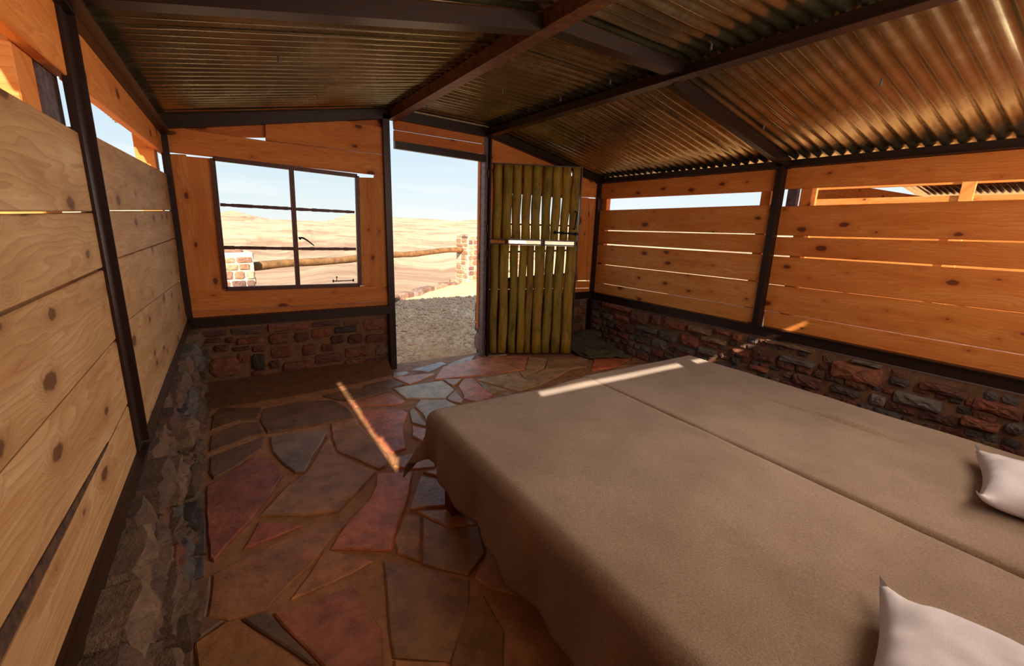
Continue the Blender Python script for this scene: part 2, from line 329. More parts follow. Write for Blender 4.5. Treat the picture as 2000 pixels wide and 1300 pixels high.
# ================================================================ floor
fl = link('floor', (lambda bm: (box2(bm, (-.3, YR - .3, -.2), (W + .3, .14, -.011)), bm)[1])(bmesh.new()), FMORT); tag(fl, kind='structure')
RED, GRY, TAN, PNK, DRK = sr(158, 80, 62), sr(134, 104, 92), sr(150, 100, 70), sr(176, 112, 96), sr(104, 70, 54)
def zA(l): return [(350 + x / 3.611, 700 + y / 3.611) for x, y in l]
def zB(l): return [(250 + x / 2.857, 950 + y / 2.857) for x, y in l]
def zD(l): return [(740 + x / 4, 500 + y / 4) for x, y in l]
flags = [
 (zA([(215, 652), (590, 520), (565, 445), (440, 450), (225, 540)]), DRK),
 (zA([(620, 522), (1060, 448), (1235, 405), (1190, 350), (1090, 290), (840, 300), (600, 350), (570, 430)]), DRK),
 (zA([(225, 500), (430, 430), (550, 420), (580, 340), (300, 340), (235, 400)]), DRK),
 (zA([(642, 548), (1045, 495), (1020, 560), (930, 700), (885, 795), (820, 800), (730, 740), (655, 650)]), sr(116, 92, 86)),
 (zA([(218, 690), (600, 545), (585, 630), (500, 688), (420, 748), (240, 845), (212, 800)]), DRK),
 ([(404, 950), (433, 933), (500, 891), (527, 897), (553, 927), (527, 968), (491, 1013), (418, 1094), (409, 1090), (403, 1003)], sr(142, 76, 64)),
 (zA([(565, 1105), (780, 880), (900, 800), (960, 700), (1052, 540), (1065, 580), (1100, 662), (1250, 735), (1385, 792), (1120, 1075), (880, 1100)]), TAN),
 (zA([(1072, 455), (1242, 425), (1300, 500), (1420, 625), (1480, 685), (1460, 755), (1400, 775), (1110, 645), (1085, 570)]), TAN),
 (zA([(1300, 405), (1292, 365), (1560, 352), (1612, 380), (1580, 480), (1600, 630), (1500, 660), (1420, 580)]), sr(164, 92, 76)),
 (zA([(1240, 335), (1570, 316), (1598, 295), (1480, 240), (1420, 250), (1225, 308)]), sr(162, 94, 78)),
 (zD([(110, 1030), (500, 968), (590, 1040), (520, 1108), (210, 1105)]), sr(160, 138, 128)),
 (zD([(112, 945), (420, 908), (440, 922), (240, 1000)]), PNK),
 (zA([(1660, 335), (1700, 285), (1880, 285), (1990, 340), (2060, 400), (1880, 460), (1770, 478), (1720, 390)]), sr(150, 124, 112)),
 (zA([(1622, 368), (1655, 348), (1700, 402), (1755, 478), (1640, 450)]), sr(140, 112, 92)),
 (zA([(1640, 472), (1770, 497), (1850, 560), (1720, 582), (1642, 545)]), PNK),
 (zA([(1522, 692), (1640, 662), (1720, 620), (1850, 640), (1800, 760), (1640, 775), (1510, 752)]), TAN),
 ([(735, 922), (807, 921), (796, 977), (775, 1030), (766, 1074), (646, 1071), (675, 1023), (721, 974), (733, 949)], sr(172, 94, 68)),
 (zA([(1702, 822), (1890, 862), (2050, 960), (2010, 1030), (1700, 1045), (1640, 1063), (1622, 1050), (1655, 950)]), TAN),
 (zA([(1722, 800), (1820, 777), (1900, 800), (1900, 850), (1790, 815)]), TAN),
 (zB([(1642, 165), (1780, 228), (1960, 218), (1990, 372), (1900, 488), (1640, 428)]), sr(126, 90, 72)),
 (zB([(1582, 152), (1634, 168), (1628, 415), (1500, 368), (1487, 290), (1540, 165)]), TAN),
 (zB([(1605, 132), (1800, 122), (1950, 208), (1788, 222)]), TAN),
 (zB([(1425, 412), (1650, 448), (1905, 520), (1900, 700), (1790, 972), (1482, 948), (1452, 770)]), sr(124, 84, 64)),
 (zB([(805, 702), (1000, 655), (1260, 545), (1290, 590), (1420, 800), (1425, 1000), (1420, 1150), (1200, 1150), (1085, 1000), (935, 840)]), sr(138, 78, 60)),
 (zB([(1095, 348), (1368, 408), (1250, 478), (905, 628), (935, 580), (1042, 432)]), sr(160, 98, 62)),
 (zB([(472, 490), (652, 385), (1040, 217), (1168, 183), (1208, 190), (1205, 215), (1085, 340), (1025, 425), (800, 645), (780, 678), (560, 738), (442, 718)]), sr(144, 90, 66)),
 (zB([(645, 345), (728, 192), (975, 212)]), RED),
 (zB([(372, 872), (552, 752), (615, 738), (780, 855), (945, 975), (985, 1050), (980, 1150), (420, 1150), (385, 1000)]), sr(146, 92, 54)),
 (zB([(630, 735), (778, 692), (860, 785), (1050, 985), (1010, 985), (800, 845)]), sr(92, 68, 58)),
 (zB([(262, 560), (425, 512), (462, 502), (437, 720), (538, 748), (362, 868), (362, 1000), (350, 1120), (262, 1100)]), DRK),
 (zB([(322, 152), (430, 150), (432, 370), (302, 378)]), sr(86, 66, 62)),
 (zB([(312, 400), (422, 382), (420, 495), (302, 535)]), sr(74, 64, 68)),
 (zB([(1800, 975), (1912, 605), (1985, 600), (2100, 800), (2100, 1100), (1810, 1060)]), sr(118, 76, 48)),
 (zB([(1482, 962), (1780, 975), (1800, 1100), (1490, 1150)]), TAN),
 (zB([(2000, 240), (2200, 200), (2400, 420), (2250, 620), (2010, 560), (1930, 500), (2005, 380)]), TAN),
 (zD([(432, 960), (500, 862), (850, 782), (1165, 780), (1140, 880), (640, 945)]), sr(180, 108, 88)),
 (zD([(1172, 787), (1320, 800), (1290, 868), (1130, 942), (1105, 900), (1145, 885)]), sr(160, 118, 98)),
 (zD([(762, 962), (1090, 905), (1120, 945), (1150, 962), (1270, 1002), (1090, 1050)]), sr(164, 128, 108)),
 (zD([(1325, 792), (1640, 780), (1620, 860), (1480, 880), (1300, 880)]), sr(150, 112, 88)),
 (zD([(1682, 762), (1970, 760), (1960, 800), (1850, 860), (1662, 890)]), sr(186, 96, 68)),
 (zD([(1135, 946), (1290, 885), (1490, 888), (1385, 945), (1275, 995), (1160, 960)]), sr(166, 122, 102)),
 (zD([(1400, 950), (1500, 893), (1655, 893), (1760, 900), (1690, 945), (1560, 985), (1395, 990)]), sr(158, 104, 82)),
 (zD([(1770, 905), (1860, 866), (2000, 850), (2100, 850), (2100, 900), (1900, 930), (1720, 950)]), sr(160, 108, 84)),
 (zD([(1975, 790), (2160, 770), (2300, 800), (2100, 845), (1870, 855), (1970, 815)]), sr(140, 96, 72)),
 (zD([(665, 955), (738, 950), (800, 1010), (888, 1080), (870, 1108), (770, 1135), (662, 1110), (668, 1085), (622, 1012)]), sr(176, 104, 86)),
 (zD([(775, 975), (995, 1042), (880, 1070), (800, 1002)]), sr(150, 116, 96)),
 (zD([(500, 963), (650, 955), (598, 1008), (575, 1010)]), sr(150, 108, 88)),
 (zD([(890, 1100), (1000, 1050), (1085, 1055), (1120, 1070), (900, 1150)]), sr(150, 120, 100)),
 (zD([(600, 1045), (660, 1120), (650, 1150), (560, 1130), (530, 1105)]), sr(150, 108, 88)),
 (zD([(245, 888), (490, 820), (530, 838), (440, 880), (390, 903)]), sr(150, 134, 146)),
 (zD([(532, 848), (640, 800), (760, 768), (720, 820), (600, 858)]), sr(152, 136, 146)),
 (zD([(110, 908), (220, 897), (235, 912), (170, 935), (110, 938)]), sr(150, 134, 142)),
 (zD([(770, 768), (860, 760), (1000, 765), (860, 778)]), sr(140, 124, 118)),
 (zD([(-120, 1010), (90, 960), (200, 1000), (90, 1030), (-110, 1090)]), DRK),
 (zA([(1010, 260), (1200, 215), (1470, 200), (1500, 225), (1220, 300), (1110, 285)]), DRK),
]
for poly, colr in flags:
    P = [tuple(at(x, y, 'Z', 0)[:2]) for x, y in poly]
    stone('flagstone', P, (0, 0, 0), (1, 0, 0), (0, 1, 0), (0, 0, 1), R.uniform(-.002, .004), .006, FLAG, fl, (colr[0] * 1.75, colr[1] * 1.85, colr[2] * 1.4), depth=.03, step=.09, jit=.004, rough=.003)
# plain flags where the beds and the mat stand
for i in range(5):
    for j in range(5):
        x0, y0 = 1.42 + i * .51, -4.28 + j * .5
        if i < 1 and j > 2: continue
        if x0 > 2.6 and j == 4 and False: continue
        P = [(x0 + R.uniform(0, .05), y0 + R.uniform(0, .05)), (x0 + .47 + R.uniform(-.05, .02), y0 + R.uniform(0, .05)), (x0 + .47 + R.uniform(-.05, .02), y0 + .46), (x0 + R.uniform(0, .07), y0 + .46 + R.uniform(-.04, .02))]
        stone('flagstone', P, (0, 0, 0), (1, 0, 0), (0, 1, 0), (0, 0, 1), 0, .006, FLAG, fl, R.choice([RED, TAN, DRK, GRY]), depth=.03, step=.2, jit=.004, rough=.003)

# ================================================================ stone plinths, boards, steel
def node_core(name, a, b):
    bm = bmesh.new(); box2(bm, a, b); return tag(link(name, bm, MORTAR), kind='structure')
WT = .22                                     # thickness of the stone plinth
back = node_core('wall_back', (-WT, .045, -.15), (1.505, WT + .03, .535))
right = node_core('wall_right', (W - .02, YR - .2, -.15), (W + WT, WT, .525))
left = node_core('wall_left', (-WT, YR - .2, -.15), (.005, WT, .56))
bm = bmesh.new(); box2(bm, (2.53, .045, -.15), (W + WT, WT + .03, .535)); link('mortar_core', bm, MORTAR, back)
rear = tag(empty('wall_rear', (0, YR, 0)), kind='structure')
bm = bmesh.new(); box2(bm, (-WT, YR - .25, -.15), (W + WT, YR - .02, .55)); link('mortar_core', bm, MORTAR, rear)

def rect_stone(u0, v0, u1, v1, org, e1, e2, nrm, parent, h, colr, bev=.014, depth=.05, rough=.01):
    w, hh = u1 - u0, v1 - v0; c = min(w, hh) * R.uniform(.12, .26); j = lambda: R.uniform(-.1, .1) * min(w, hh)
    P = [(u0 + c + j() * .4, v0 + j() * .2), (u1 - c * R.uniform(.3, 1.2), v0 + j() * .3), (u1 + j() * .2, v0 + c), (u1 + j() * .3, v1 - c * R.uniform(.4, 1.3)), (u1 - c, v1 + j() * .2), (u0 + c * R.uniform(.3, 1.4), v1 + j() * .3), (u0 + j() * .2, v1 - c), (u0 + j() * .3, v0 + c * R.uniform(.5, 1.4))]
    return stone('stone', P, org, e1, e2, nrm, h, bev, STONE, parent, colr, depth=depth, step=.05, jit=.0035, rough=rough, convex=True)
# --- window wall stones, traced
rows = [(330, 590, 580, 640), (600, 560, 880, 620), (890, 525, 1225, 590), (1240, 515, 1475, 555), (1490, 508, 1620, 545), (1640, 490, 1840, 590),
 (320, 650, 540, 695), (560, 640, 640, 690), (650, 640, 870, 695), (900, 605, 1080, 695), (1100, 600, 1220, 680), (1235, 570, 1385, 645), (1415, 552, 1600, 605), (1390, 625, 1500, 690), (1520, 615, 1640, 690), (1660, 615, 1845, 680),
 (330, 705, 460, 785), (470, 700, 600, 755), (610, 712, 760, 750), (770, 705, 890, 760), (910, 712, 1100, 805), (1165, 700, 1285, 785), (1310, 695, 1420, 755), (1500, 715, 1700, 800), (1740, 695, 1845, 790),
 (430, 800, 690, 955), (335, 820, 418, 980), (650, 765, 750, 850), (765, 770, 880, 900), (1260, 765, 1490, 845), (1010, 830, 1250, 905), (905, 820, 1000, 890), (1500, 812, 1640, 862), (1480, 875, 1640, 950), (1660, 800, 1845, 900),
 (1170, 885, 1470, 1025), (340, 1005, 720, 1150), (820, 965, 1050, 1095), (1065, 930, 1160, 1020), (760, 900, 900, 950), (500, 1160, 700, 1240), (345, 1160, 480, 1280)]
dark = [(1170, 885), (340, 1005), (820, 965), (1415, 552), (765, 770)]
for x0, y0, x1, y1 in rows:
    c = at(300 + (x0 + x1) / 8, 500 + (y0 + y1) / 8, 'Y', .0)
    l = at(300 + x0 / 4, 500 + (y0 + y1) / 8, 'Y', .0); r_ = at(300 + x1 / 4, 500 + (y0 + y1) / 8, 'Y', .0)
    t_ = at(300 + (x0 + x1) / 8, 500 + y0 / 4, 'Y', .0); b_ = at(300 + (x0 + x1) / 8, 500 + y1 / 4, 'Y', .0)
    sl_ = .035 * (x1 - x0) / 4 / 200
    colr = mul(R.choice([GREYS[3], REDS[3], GREYS[1]]), .6) if (x0, y0) in dark else R.choice(REDS * 3 + TANS)
    rect_stone(l.x + .008, max(b_.z, .0) + .006, r_.x - .008, min(t_.z, .53) - .004, (0, .045, 0), (1, 0, 0), (0, 0, 1), (0, -1, 0), back, R.uniform(.02, .04), colr)
# mortar haunch along the foot of the window wall
P = [at(x, y, 'Z', .0) for x, y in [(392, 800), (500, 782), (620, 762), (700, 745), (768, 728)]]
bm = bmesh.new(); lo = []; hi = []
for p in P: lo.append(bm.verts.new((p.x, p.y, -.004))); hi.append(bm.verts.new((p.x, .04, .085 + R.uniform(-.01, .01))))
for i in range(4): bm.faces.new((lo[i], lo[i + 1], hi[i + 1], hi[i]))
bot = [bm.verts.new((p.x, .04, -.01)) for p in P]
for i in range(4): bm.faces.new((bot[i + 1], bot[i], hi[i], hi[i + 1])); bm.faces.new((lo[i + 1], lo[i], bot[i], bot[i + 1]))
bm.faces.new((lo[0], hi[0], bot[0])); bm.faces.new((lo[-1], bot[-1], hi[-1]))
link('mortar_fillet', bm, plain('haunch_mortar', sr(118, 78, 54), .85, 0, 16, .35, .01, spec=.25), back)

def fill_rows(u0, u1, v0, v1, org, e1, e2, nrm, parent, hmin, hmax, taken=(), rowh=(.075, .12), wid=(.1, .26), cols=None, rough=.012, bev=.014):
    v = v0; new = []
    while v < v1 - .03:
        h = min(R.uniform(*rowh), v1 - v);
        if v1 - v - h < .05: h = v1 - v
        u = u0 + R.uniform(0, .05)
        while u < u1 - .04:
            w = min(R.uniform(*wid), u1 - u)
            a = (u + .006, v + R.uniform(.002, .012), u + w - .006, v + h - R.uniform(.002, .012))
            if not any(a[0] < t[2] - .015 and a[2] > t[0] + .015 and a[1] < t[3] - .015 and a[3] > t[1] + .015 for t in taken):
                rect_stone(*a, org, e1, e2, nrm, parent, R.uniform(hmin, hmax), (cols or rockcol)(), rough=rough, bev=bev)
                if isinstance(taken, list): new.append(a)
            u += w
        v += h
    if isinstance(taken, list): taken.extend(new)
# --- right wall stones, traced, then filled up
F = [(295, 360, 385, 420), (400, 375, 515, 430), (300, 290, 520, 345), (530, 340, 665, 455), (685, 370, 755, 465), (785, 420, 945, 505), (980, 460, 1155, 535), (1175, 475, 1300, 540), (1315, 520, 1390, 590), (560, 465, 730, 520), (740, 495, 885, 595), (905, 530, 1050, 640), (680, 550, 800, 650), (880, 615, 1030, 690), (1075, 545, 1265, 620), (1045, 625, 1190, 700), (1580, 575, 1960, 660), (1485, 650, 1660, 760), (1690, 700, 1960, 790), (1310, 640, 1440, 710), (1460, 770, 1600, 830)]
G = [(285, 445, 400, 480), (50, 470, 310, 560), (335, 500, 600, 630), (440, 485, 600, 535), (130, 565, 280, 650), (640, 585, 745, 645), (710, 540, 920, 600), (800, 612, 1060, 700), (660, 662, 920, 770), (320, 628, 480, 700), (530, 672, 620, 745), (1040, 615, 1230, 670), (1080, 700, 1354, 810), (1020, 790, 1230, 880), (1250, 820, 1354, 900), (1260, 640, 1400, 690)]
LS = [(1100 + a / 4, 520 + b / 4, 1100 + c / 4, 520 + d / 4) for a, b, c, d in F] + [(1500 + a / 2.708, 520 + b / 2.708, 1500 + c / 2.708, 520 + d / 2.708) for a, b, c, d in G]
taken = []
for x0, y0, x1, y1 in LS:
    xc, yc = (x0 + x1) / 2, (y0 + y1) / 2; sl_ = (yc - 420) / (xc - 430)
    a = at(x0, yc - sl_ * (x1 - x0) / 2, 'X', W - .05); b = at(x1, yc + sl_ * (x1 - x0) / 2, 'X', W - .05)
    hh = max(10, (y1 - y0) - abs(sl_) * (x1 - x0) * .6); t_ = at(xc, yc - hh / 2, 'X', W - .05); bo = at(xc, yc + hh / 2, 'X', W - .05)
    q = (-a.y, max(.02, bo.z), -b.y, min(.525, t_.z))
    if q[3] - q[1] < .02 or any(q[0] < t[2] - .03 and q[2] > t[0] + .03 and q[1] < t[3] - .02 and q[3] > t[1] + .02 for t in taken): continue
    taken.append(q); rect_stone(q[0] + .004, q[1] + .003, q[2] - .004, q[3] - .003, (W - .02, 0, 0), (0, -1, 0), (0, 0, 1), (-1, 0, 0), right, R.uniform(.03, .06), mul(R.choice(GREYS * 2 + REDS * 2 + [TANS[0]]), 1.3), bev=.016, rough=.014)
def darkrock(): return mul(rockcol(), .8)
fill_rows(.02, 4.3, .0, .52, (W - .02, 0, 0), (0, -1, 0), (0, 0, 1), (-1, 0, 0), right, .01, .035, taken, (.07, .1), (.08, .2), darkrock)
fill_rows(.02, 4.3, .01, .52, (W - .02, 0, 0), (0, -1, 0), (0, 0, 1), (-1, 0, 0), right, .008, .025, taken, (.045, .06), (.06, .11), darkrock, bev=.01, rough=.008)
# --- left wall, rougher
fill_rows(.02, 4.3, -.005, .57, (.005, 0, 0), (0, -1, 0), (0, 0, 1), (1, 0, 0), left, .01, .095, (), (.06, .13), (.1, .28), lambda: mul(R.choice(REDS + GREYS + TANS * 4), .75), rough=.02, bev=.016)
# --- right of the door, and the outer faces that the doorway and the slits show
fill_rows(2.56, W - .05, .0, .52, (0, .045, 0), (1, 0, 0), (0, 0, 1), (0, -1, 0), back, .01, .03, (), (.09, .13), (.12, .26), lambda: R.choice(REDS + TANS))
for z0, z1, colr in [(.01, .2, sr(176, 120, 108)), (.215, .3, sr(90, 80, 80)), (.31, .42, sr(96, 84, 80)), (.43, .52, sr(130, 100, 80))]:
    rect_stone(.05, z0, WT + .04, z1, (2.53, 0, 0), (0, 1, 0), (0, 0, 1), (-1, 0, 0), back, .03, colr, rough=.006)
for z0, z1 in [(.0, .14), (.15, .25), (.26, .39), (.4, .52)]:
    rect_stone(.05, z0, WT + .02, z1, (1.505, 0, 0), (0, 1, 0), (0, 0, 1), (1, 0, 0), back, .015, rockcol(), rough=.006)

# --- boards
TH = .032
def Yq(*p): return [at(x, y, 'Y', 0) for x, y in p]
def Xq(v, *p): return [at(x, y, 'X', v) for x, y in p]
OR = (1.0, .78, .52)
def bk(pts, tint=OR, y=0, along=None, th=TH): return boardmesh('board', [at(a, b, 'Y', y) for a, b in pts], (0, 1, 0), th, PINE, back, tint, along)
XA_, ZA_ = Vector((1, 0, 0)), Vector((0, 0, 1))
bk([(320, 240), (345, 240), (365, 252), (520, 275), (757, 303), (758, 344), (324, 296)], OR, along=XA_)
bk([(518, 238), (670, 225), (678, 236.5), (757, 250), (757, 302), (519, 274)], OR, along=XA_)
bk([(330, 236), (522, 230), (522, 268), (478, 268), (365, 262)], (.85, .55, .38), TH + .004, XA_)
bk([(655, 220), (760, 216), (760, 258), (660, 250)], (.8, .5, .35), TH + .004, XA_)
bk([(324, 300), (363, 301.5), (364, 305), (412, 309), (438.5, 567), (366, 567)], (1, .8, .58), along=ZA_)
bk([(697.5, 346), (731, 347), (732, 340), (757, 340), (765, 560), (704, 558)], (1, .85, .62), along=ZA_)
bk([(362, 567), (765, 558), (766, 588), (366, 608)], OR, along=XA_)
bk([(366, 609), (766, 589), (767, 606), (366, 640)], (.85, .6, .42), along=XA_)
bk([(768, 222), (950, 254), (950, 281), (770, 252)], (.85, .58, .4), along=XA_)
bk([(770, 253.5), (950, 282.5), (950, 301), (770, 276)], (.9, .6, .42), along=XA_)
bk([(955, 260), (1112, 320), (1112, 345), (955, 318)], OR, along=XA_)
bk([(950, 318.5), (1095, 340), (1170, 352), (1170, 386), (1130, 384), (950, 368)], OR, along=XA_)
bk([(950, 368.5), (990, 372), (988, 548), (950, 550)], (1, .8, .55), along=ZA_)
bk([(1127, 384), (1150, 386), (1146, 547), (1123, 548)], (1, .8, .55), along=ZA_)
bk([(1150.6, 387), (1175, 388), (1170, 547), (1146.6, 548)], (1, .8, .55), along=ZA_)
bk([(985, 545), (1128, 534), (1128, 552), (985, 552)], (1, .8, .55), along=XA_)
bk([(950, 549), (1165, 549), (1163, 562), (950, 565)], OR, along=XA_)
bk([(950, 566), (1163, 563), (1162, 583), (950, 588)], (.9, .62, .42), along=XA_)

def extend(q, ybeg=None, yend=YR):           # carry a traced plank on past the frame to the rear wall
    TL, TR, BR, BL = q
    def ex(a, b, y): return a + (b - a) * ((y - a.y) / (b.y - a.y))
    return [TL, ex(TL, TR, yend), ex(BL, BR, yend), BL]
def rb(pts, ext=False, tint=(1, .84, .6), x=None):
    q = [at(a, b, 'X', x or W) for a, b in pts]
    if ext: q = extend(q)
    return boardmesh('board', q, (1, 0, 0), TH, PINE, right, tint, Vector((0, -1, 0)))
rb([(1168, 352), (1535, 321), (1520, 372.5), (1168, 389)], tint=(1, .76, .5))
rb([(1166, 411), (1515, 399.5), (1508, 457), (1164, 448.5)])
rb([(1164, 450.5), (1507, 458.5), (1501, 495), (1162, 474.5)], tint=(1, .86, .64))
rb([(1162, 477), (1500, 498), (1494, 550.5), (1160, 514)], tint=(1.05, .96, .8))
rb([(1160, 515), (1493, 552), (1488, 604), (1158, 550)], tint=(1.05, 1, .86))
rb([(1158, 551), (1487, 605), (1483, 648), (1156, 582)], tint=(1.05, 1, .82))
DK = (.92, .66, .42)
rb([(1531, 322), (2000, 280), (2000, 349), (1528, 369.5)], True, DK)
rb([(1516, 403.2), (2000, 389.5), (2000, 470.5), (1511, 459.3)], True, DK)
rb([(1512, 462.3), (2000, 474), (2000, 526), (1506, 497.4)], True, DK)
rb([(1506, 500), (2000, 531.5), (2000, 611), (1500, 554)], True, (.98, .74, .5))
rb([(1500, 555.2), (2000, 613), (2000, 692), (1492, 605.8)], True, (1, .8, .56))
rb([(1492, 607), (2000, 696), (2000, 748), (1490, 648)], True, (1, .8, .55))

def lb(pts, ext=False, tint=(1, 1, 1), x=0): 
    q = [at(a, b, 'X', x) for a, b in pts]
    if ext: q = extend(q)
    return boardmesh('board', q, (-1, 0, 0), TH, PALE if tint[1] > .9 else PINE, left, tint, Vector((0, -1, 0)))
PL = (.95, .92, .86)
# far bay (post to corner)
lb([(323, 244), (112, 20), (147, 161), (325, 303)], tint=(1, .8, .56))
lb([(334, 344), (155, 249), (185, 410), (338, 410.5)], tint=PL)
lb([(338, 412), (186, 413), (206, 513), (344, 464)], tint=PL)
lb([(344, 465.5), (205, 514.5), (232, 640), (352, 548)], tint=PL)
lb([(352, 549), (232, 641), (258, 779), (361, 606)], tint=PL)
lb([(361, 607), (257, 781), (275, 872), (371, 640)], tint=PL)
# near bay (camera side of the post)
def lb2(zt0, zt1, zb0, zb1, yr, tint):       # top and bottom height at the post and at the rear wall, right-hand end
    return boardmesh('board', [(0, yr, zt0), (0, YR, zt1), (0, YR, zb1), (0, yr, zb0)], (-1, 0, 0), TH, PALE if tint[1] > .9 else PINE, left, tint, Vector((0, -1, 0)))
lb2(1.93, 1.91, 1.694, 1.683, -2.25, (1, .78, .52))
lb2(1.558, 1.570, 1.353, 1.338, -2.25, PL)
lb2(1.349, 1.330, 1.197, 1.190, -2.24, PL)
lb2(1.190, 1.183, .985, .975, -2.25, PL)
lb2(.982, .970, .779, .757, -2.25, (1, .95, .9))
lb2(.772, .735, .60, .60, -2.25, (1, .95, .9))
bm = bmesh.new(); q = [at(x, y, 'X', .003) for x, y in ((213, 862), (0, 1236), (0, 1296), (212, 868))]; q = [q[0], q[1] + (q[1] - q[0]) * .9, q[2] + (q[2] - q[3]) * .9, q[3]]
a = [bm.verts.new(v) for v in q]; b = [bm.verts.new(v - Vector((.006, 0, 0))) for v in q]; bm.faces.new(a); bm.faces.new(b[::-1])
for i in range(4): bm.faces.new((a[(i + 1) % 4], a[i], b[i], b[(i + 1) % 4]))
bmesh.ops.recalc_face_normals(bm, faces=bm.faces); link('bark_strip', bm, plain('bark', sr(92, 62, 40), .9, 0, 40, .5, .004, col2=sr(46, 28, 18)), left)
# --- uprights in the open strip under the eaves
def stud(parent, a, b, tint, al=ZA_):
    a, b = Vector(a), Vector(b); lo = Vector((min(a.x, b.x), min(a.y, b.y), min(a.z, b.z))); hi = Vector((max(a.x, b.x), max(a.y, b.y), max(a.z, b.z)))
    return boardmesh('timber_stud', [lo, (hi.x, lo.y, lo.z), (hi.x, hi.y, lo.z), (lo.x, hi.y, lo.z)], (0, 0, 1), hi.z - lo.z, PINE, parent, tint, Vector((1, 0, 0)))
for y in (-.14, -2.42):
    stud(left, (-TH, y - .05, .5), (-TH - .1, y + .05, 1.9), (1, .8, .55)) if y != -2.42 else stud(left, (-TH, y - .12, .5), (-TH - .1, y + .01, 1.9), (1, .8, .55))
for y in (-.06, -1.9, -2.2, -4.2):
    stud(right, (W + TH, y - .04, .5), (W + TH + .06, y + .04, 1.82), (1, .72, .46))

# --- steel frame
def steel(name, segs, mt=STEEL, parent=None, color=None):
    bm = bmesh.new()
    for s in segs: bar(bm, *s)
    return link(name, bm, mt, parent, color)
def Xp(x, y, v): return at(x, y, 'X', v)
ZT = lambda x: 1.87
# bottom rails
steel('steel_rail', [((-.02, -.012, .572), (1.52, -.012, .572), .05, .075), ((-.02, -.035, .606), (1.52, -.035, .606), .05, .008)], STEEL, back)
steel('steel_rail', [((2.5, -.012, .572), (W, -.012, .572), .05, .075)], STEEL, back)
steel('steel_rail', [((W - .012, .02, .565), (W - .012, YR, .585), .05, .075), ((W - .03, .02, .605), (W - .03, YR, .625), .06, .008)], STEEL, right)
steel('steel_rail', [((-.005, .02, .565), (-.005, YR, .60), .03, .065), ((.012, .02, .593), (.012, YR, .628), .03, .007)], STEEL, left)
# top rails (eaves)
steel('steel_rail', [((.005, .05, 1.895), (.005, YR - .1, 1.885), .045, .06), ((.035, .05, 1.872), (.035, YR - .1, 1.862), .05, .007), ((-.015, .05, 1.93), (-.015, YR - .1, 1.92), .01, .07)], STEEL, left)
steel('steel_rail', [((W - .01, .05, 1.852), (W - .01, YR - .1, 1.852), .05, .055), ((W - .04, .05, 1.828), (W - .04, YR - .1, 1.828), .06, .007)], STEEL, right)
# posts
def post(name, x, y, z0, z1, wx, wy, parent, mt=STEEL, lx=0, ly=0):
    bm = bmesh.new(); box2(bm, (x - wx / 2, y - wy / 2, z0), (x + wx / 2, y + wy / 2, z1))
    if lx: box2(bm, (x + lx * .004, y - wy / 2 + (0 if ly > 0 else wy), z0), (x + lx, y - wy / 2 + (.008 if ly > 0 else wy - .008), z1))
    return link(name, bm, mt, parent)
post('steel_post', .012, -.012, .0, 1.95, .045, .045, back)
post('steel_post', W - .015, -.015, .1, 1.85, .05, .05, back)
post('steel_post', 1.515, -.01, .0, 2.2, .055, .06, back)
post('steel_post', -.002, -2.235, .6, 1.93, .02, .085, left)
post('steel_flange', .014, -2.2, .62, 1.93, .02, .008, left)
post('steel_post', W - .012, -2.02, .57, 1.86, .035, .07, right)
post('steel_flange', W - .036, -2.05, .6, 1.86, .055, .009, right)
for (p, s) in ((left, -1), (right, 1)):      # pale gusset plates seen in the open strip beside the posts
    x = -TH - .02 if s < 0 else W + TH + .02
    for y in ((-2.33, -.05) if s < 0 else (-2.1, -.02)):
        bm = bmesh.new(); box2(bm, (x - .02, y - (.05 if y == -2.33 else .035), 1.5), (x + .02, y + (.11 if y == -2.33 else .035), 1.75)); link('gusset_plate', bm, JAMB, p)
# gable rafters on the back wall
zl, zA2, zB2, zr_ = 1.93, 2.205, 2.175, 1.85
steel('steel_rafter', [((0, -.015, zl + .01), (1.54, -.015, zA2 + .01), .05, .085), ((1.54, -.015, zA2 + .01), (2.5, -.015, zB2 + .005), .05, .08), ((2.5, -.015, zB2 + .005), (W, -.015, zr_ + .01), .05, .075), ((2.5, -.05, zB2 - .02), (W, -.05, zr_ - .01), .05, .008)], STEEL, back)
# door head
steel('door_head', [(at(770, 282, 'Y', -.01), at(948, 309, 'Y', -.01), .05, .055), (at(770, 289, 'Y', -.03), at(948, 316, 'Y', -.03), .04, .008)], STEEL, back)

# ================================================================ ceiling
ceil = tag(empty('ceiling', (0, 0, 0)), kind='structure')
pitch = .0762
def sheet(x0, z0, x1, z1, ya, yb, lift=0, nseg=5, wave=0, parent=ceil):
    bm = bmesh.new(); nY = int((ya - yb) / pitch * 8); rows = []
    sd = R.uniform(0, 99)
    for i in range(nseg + 1):
        t = i / nseg; row = []
        for j in range(nY + 1):
            y = ya - (ya - yb) * j / nY
            e = math.exp(-((y - ya) / .06) ** 2) * wave * (noise.noise(Vector((t * 3, sd, 0))) + .4)
            z = z0 + (z1 - z0) * t + .0088 * math.cos(2 * math.pi * y / pitch) + lift + e + .002 * noise.noise(Vector((t * 4, y * 3, sd)))
            row.append(bm.verts.new((x0 + (x1 - x0) * t, y, z)))
        rows.append(row)
    for a, b in zip(rows, rows[1:]):
        for j in range(nY): bm.faces.new((a[j], a[j + 1], b[j + 1], b[j]))
    return link('roof_sheet', bm, GALV, parent, smooth=True)
ov = .25
ys = [.2, -.07, -.87, -1.67, -2.47, -3.27, -4.07, -4.5]
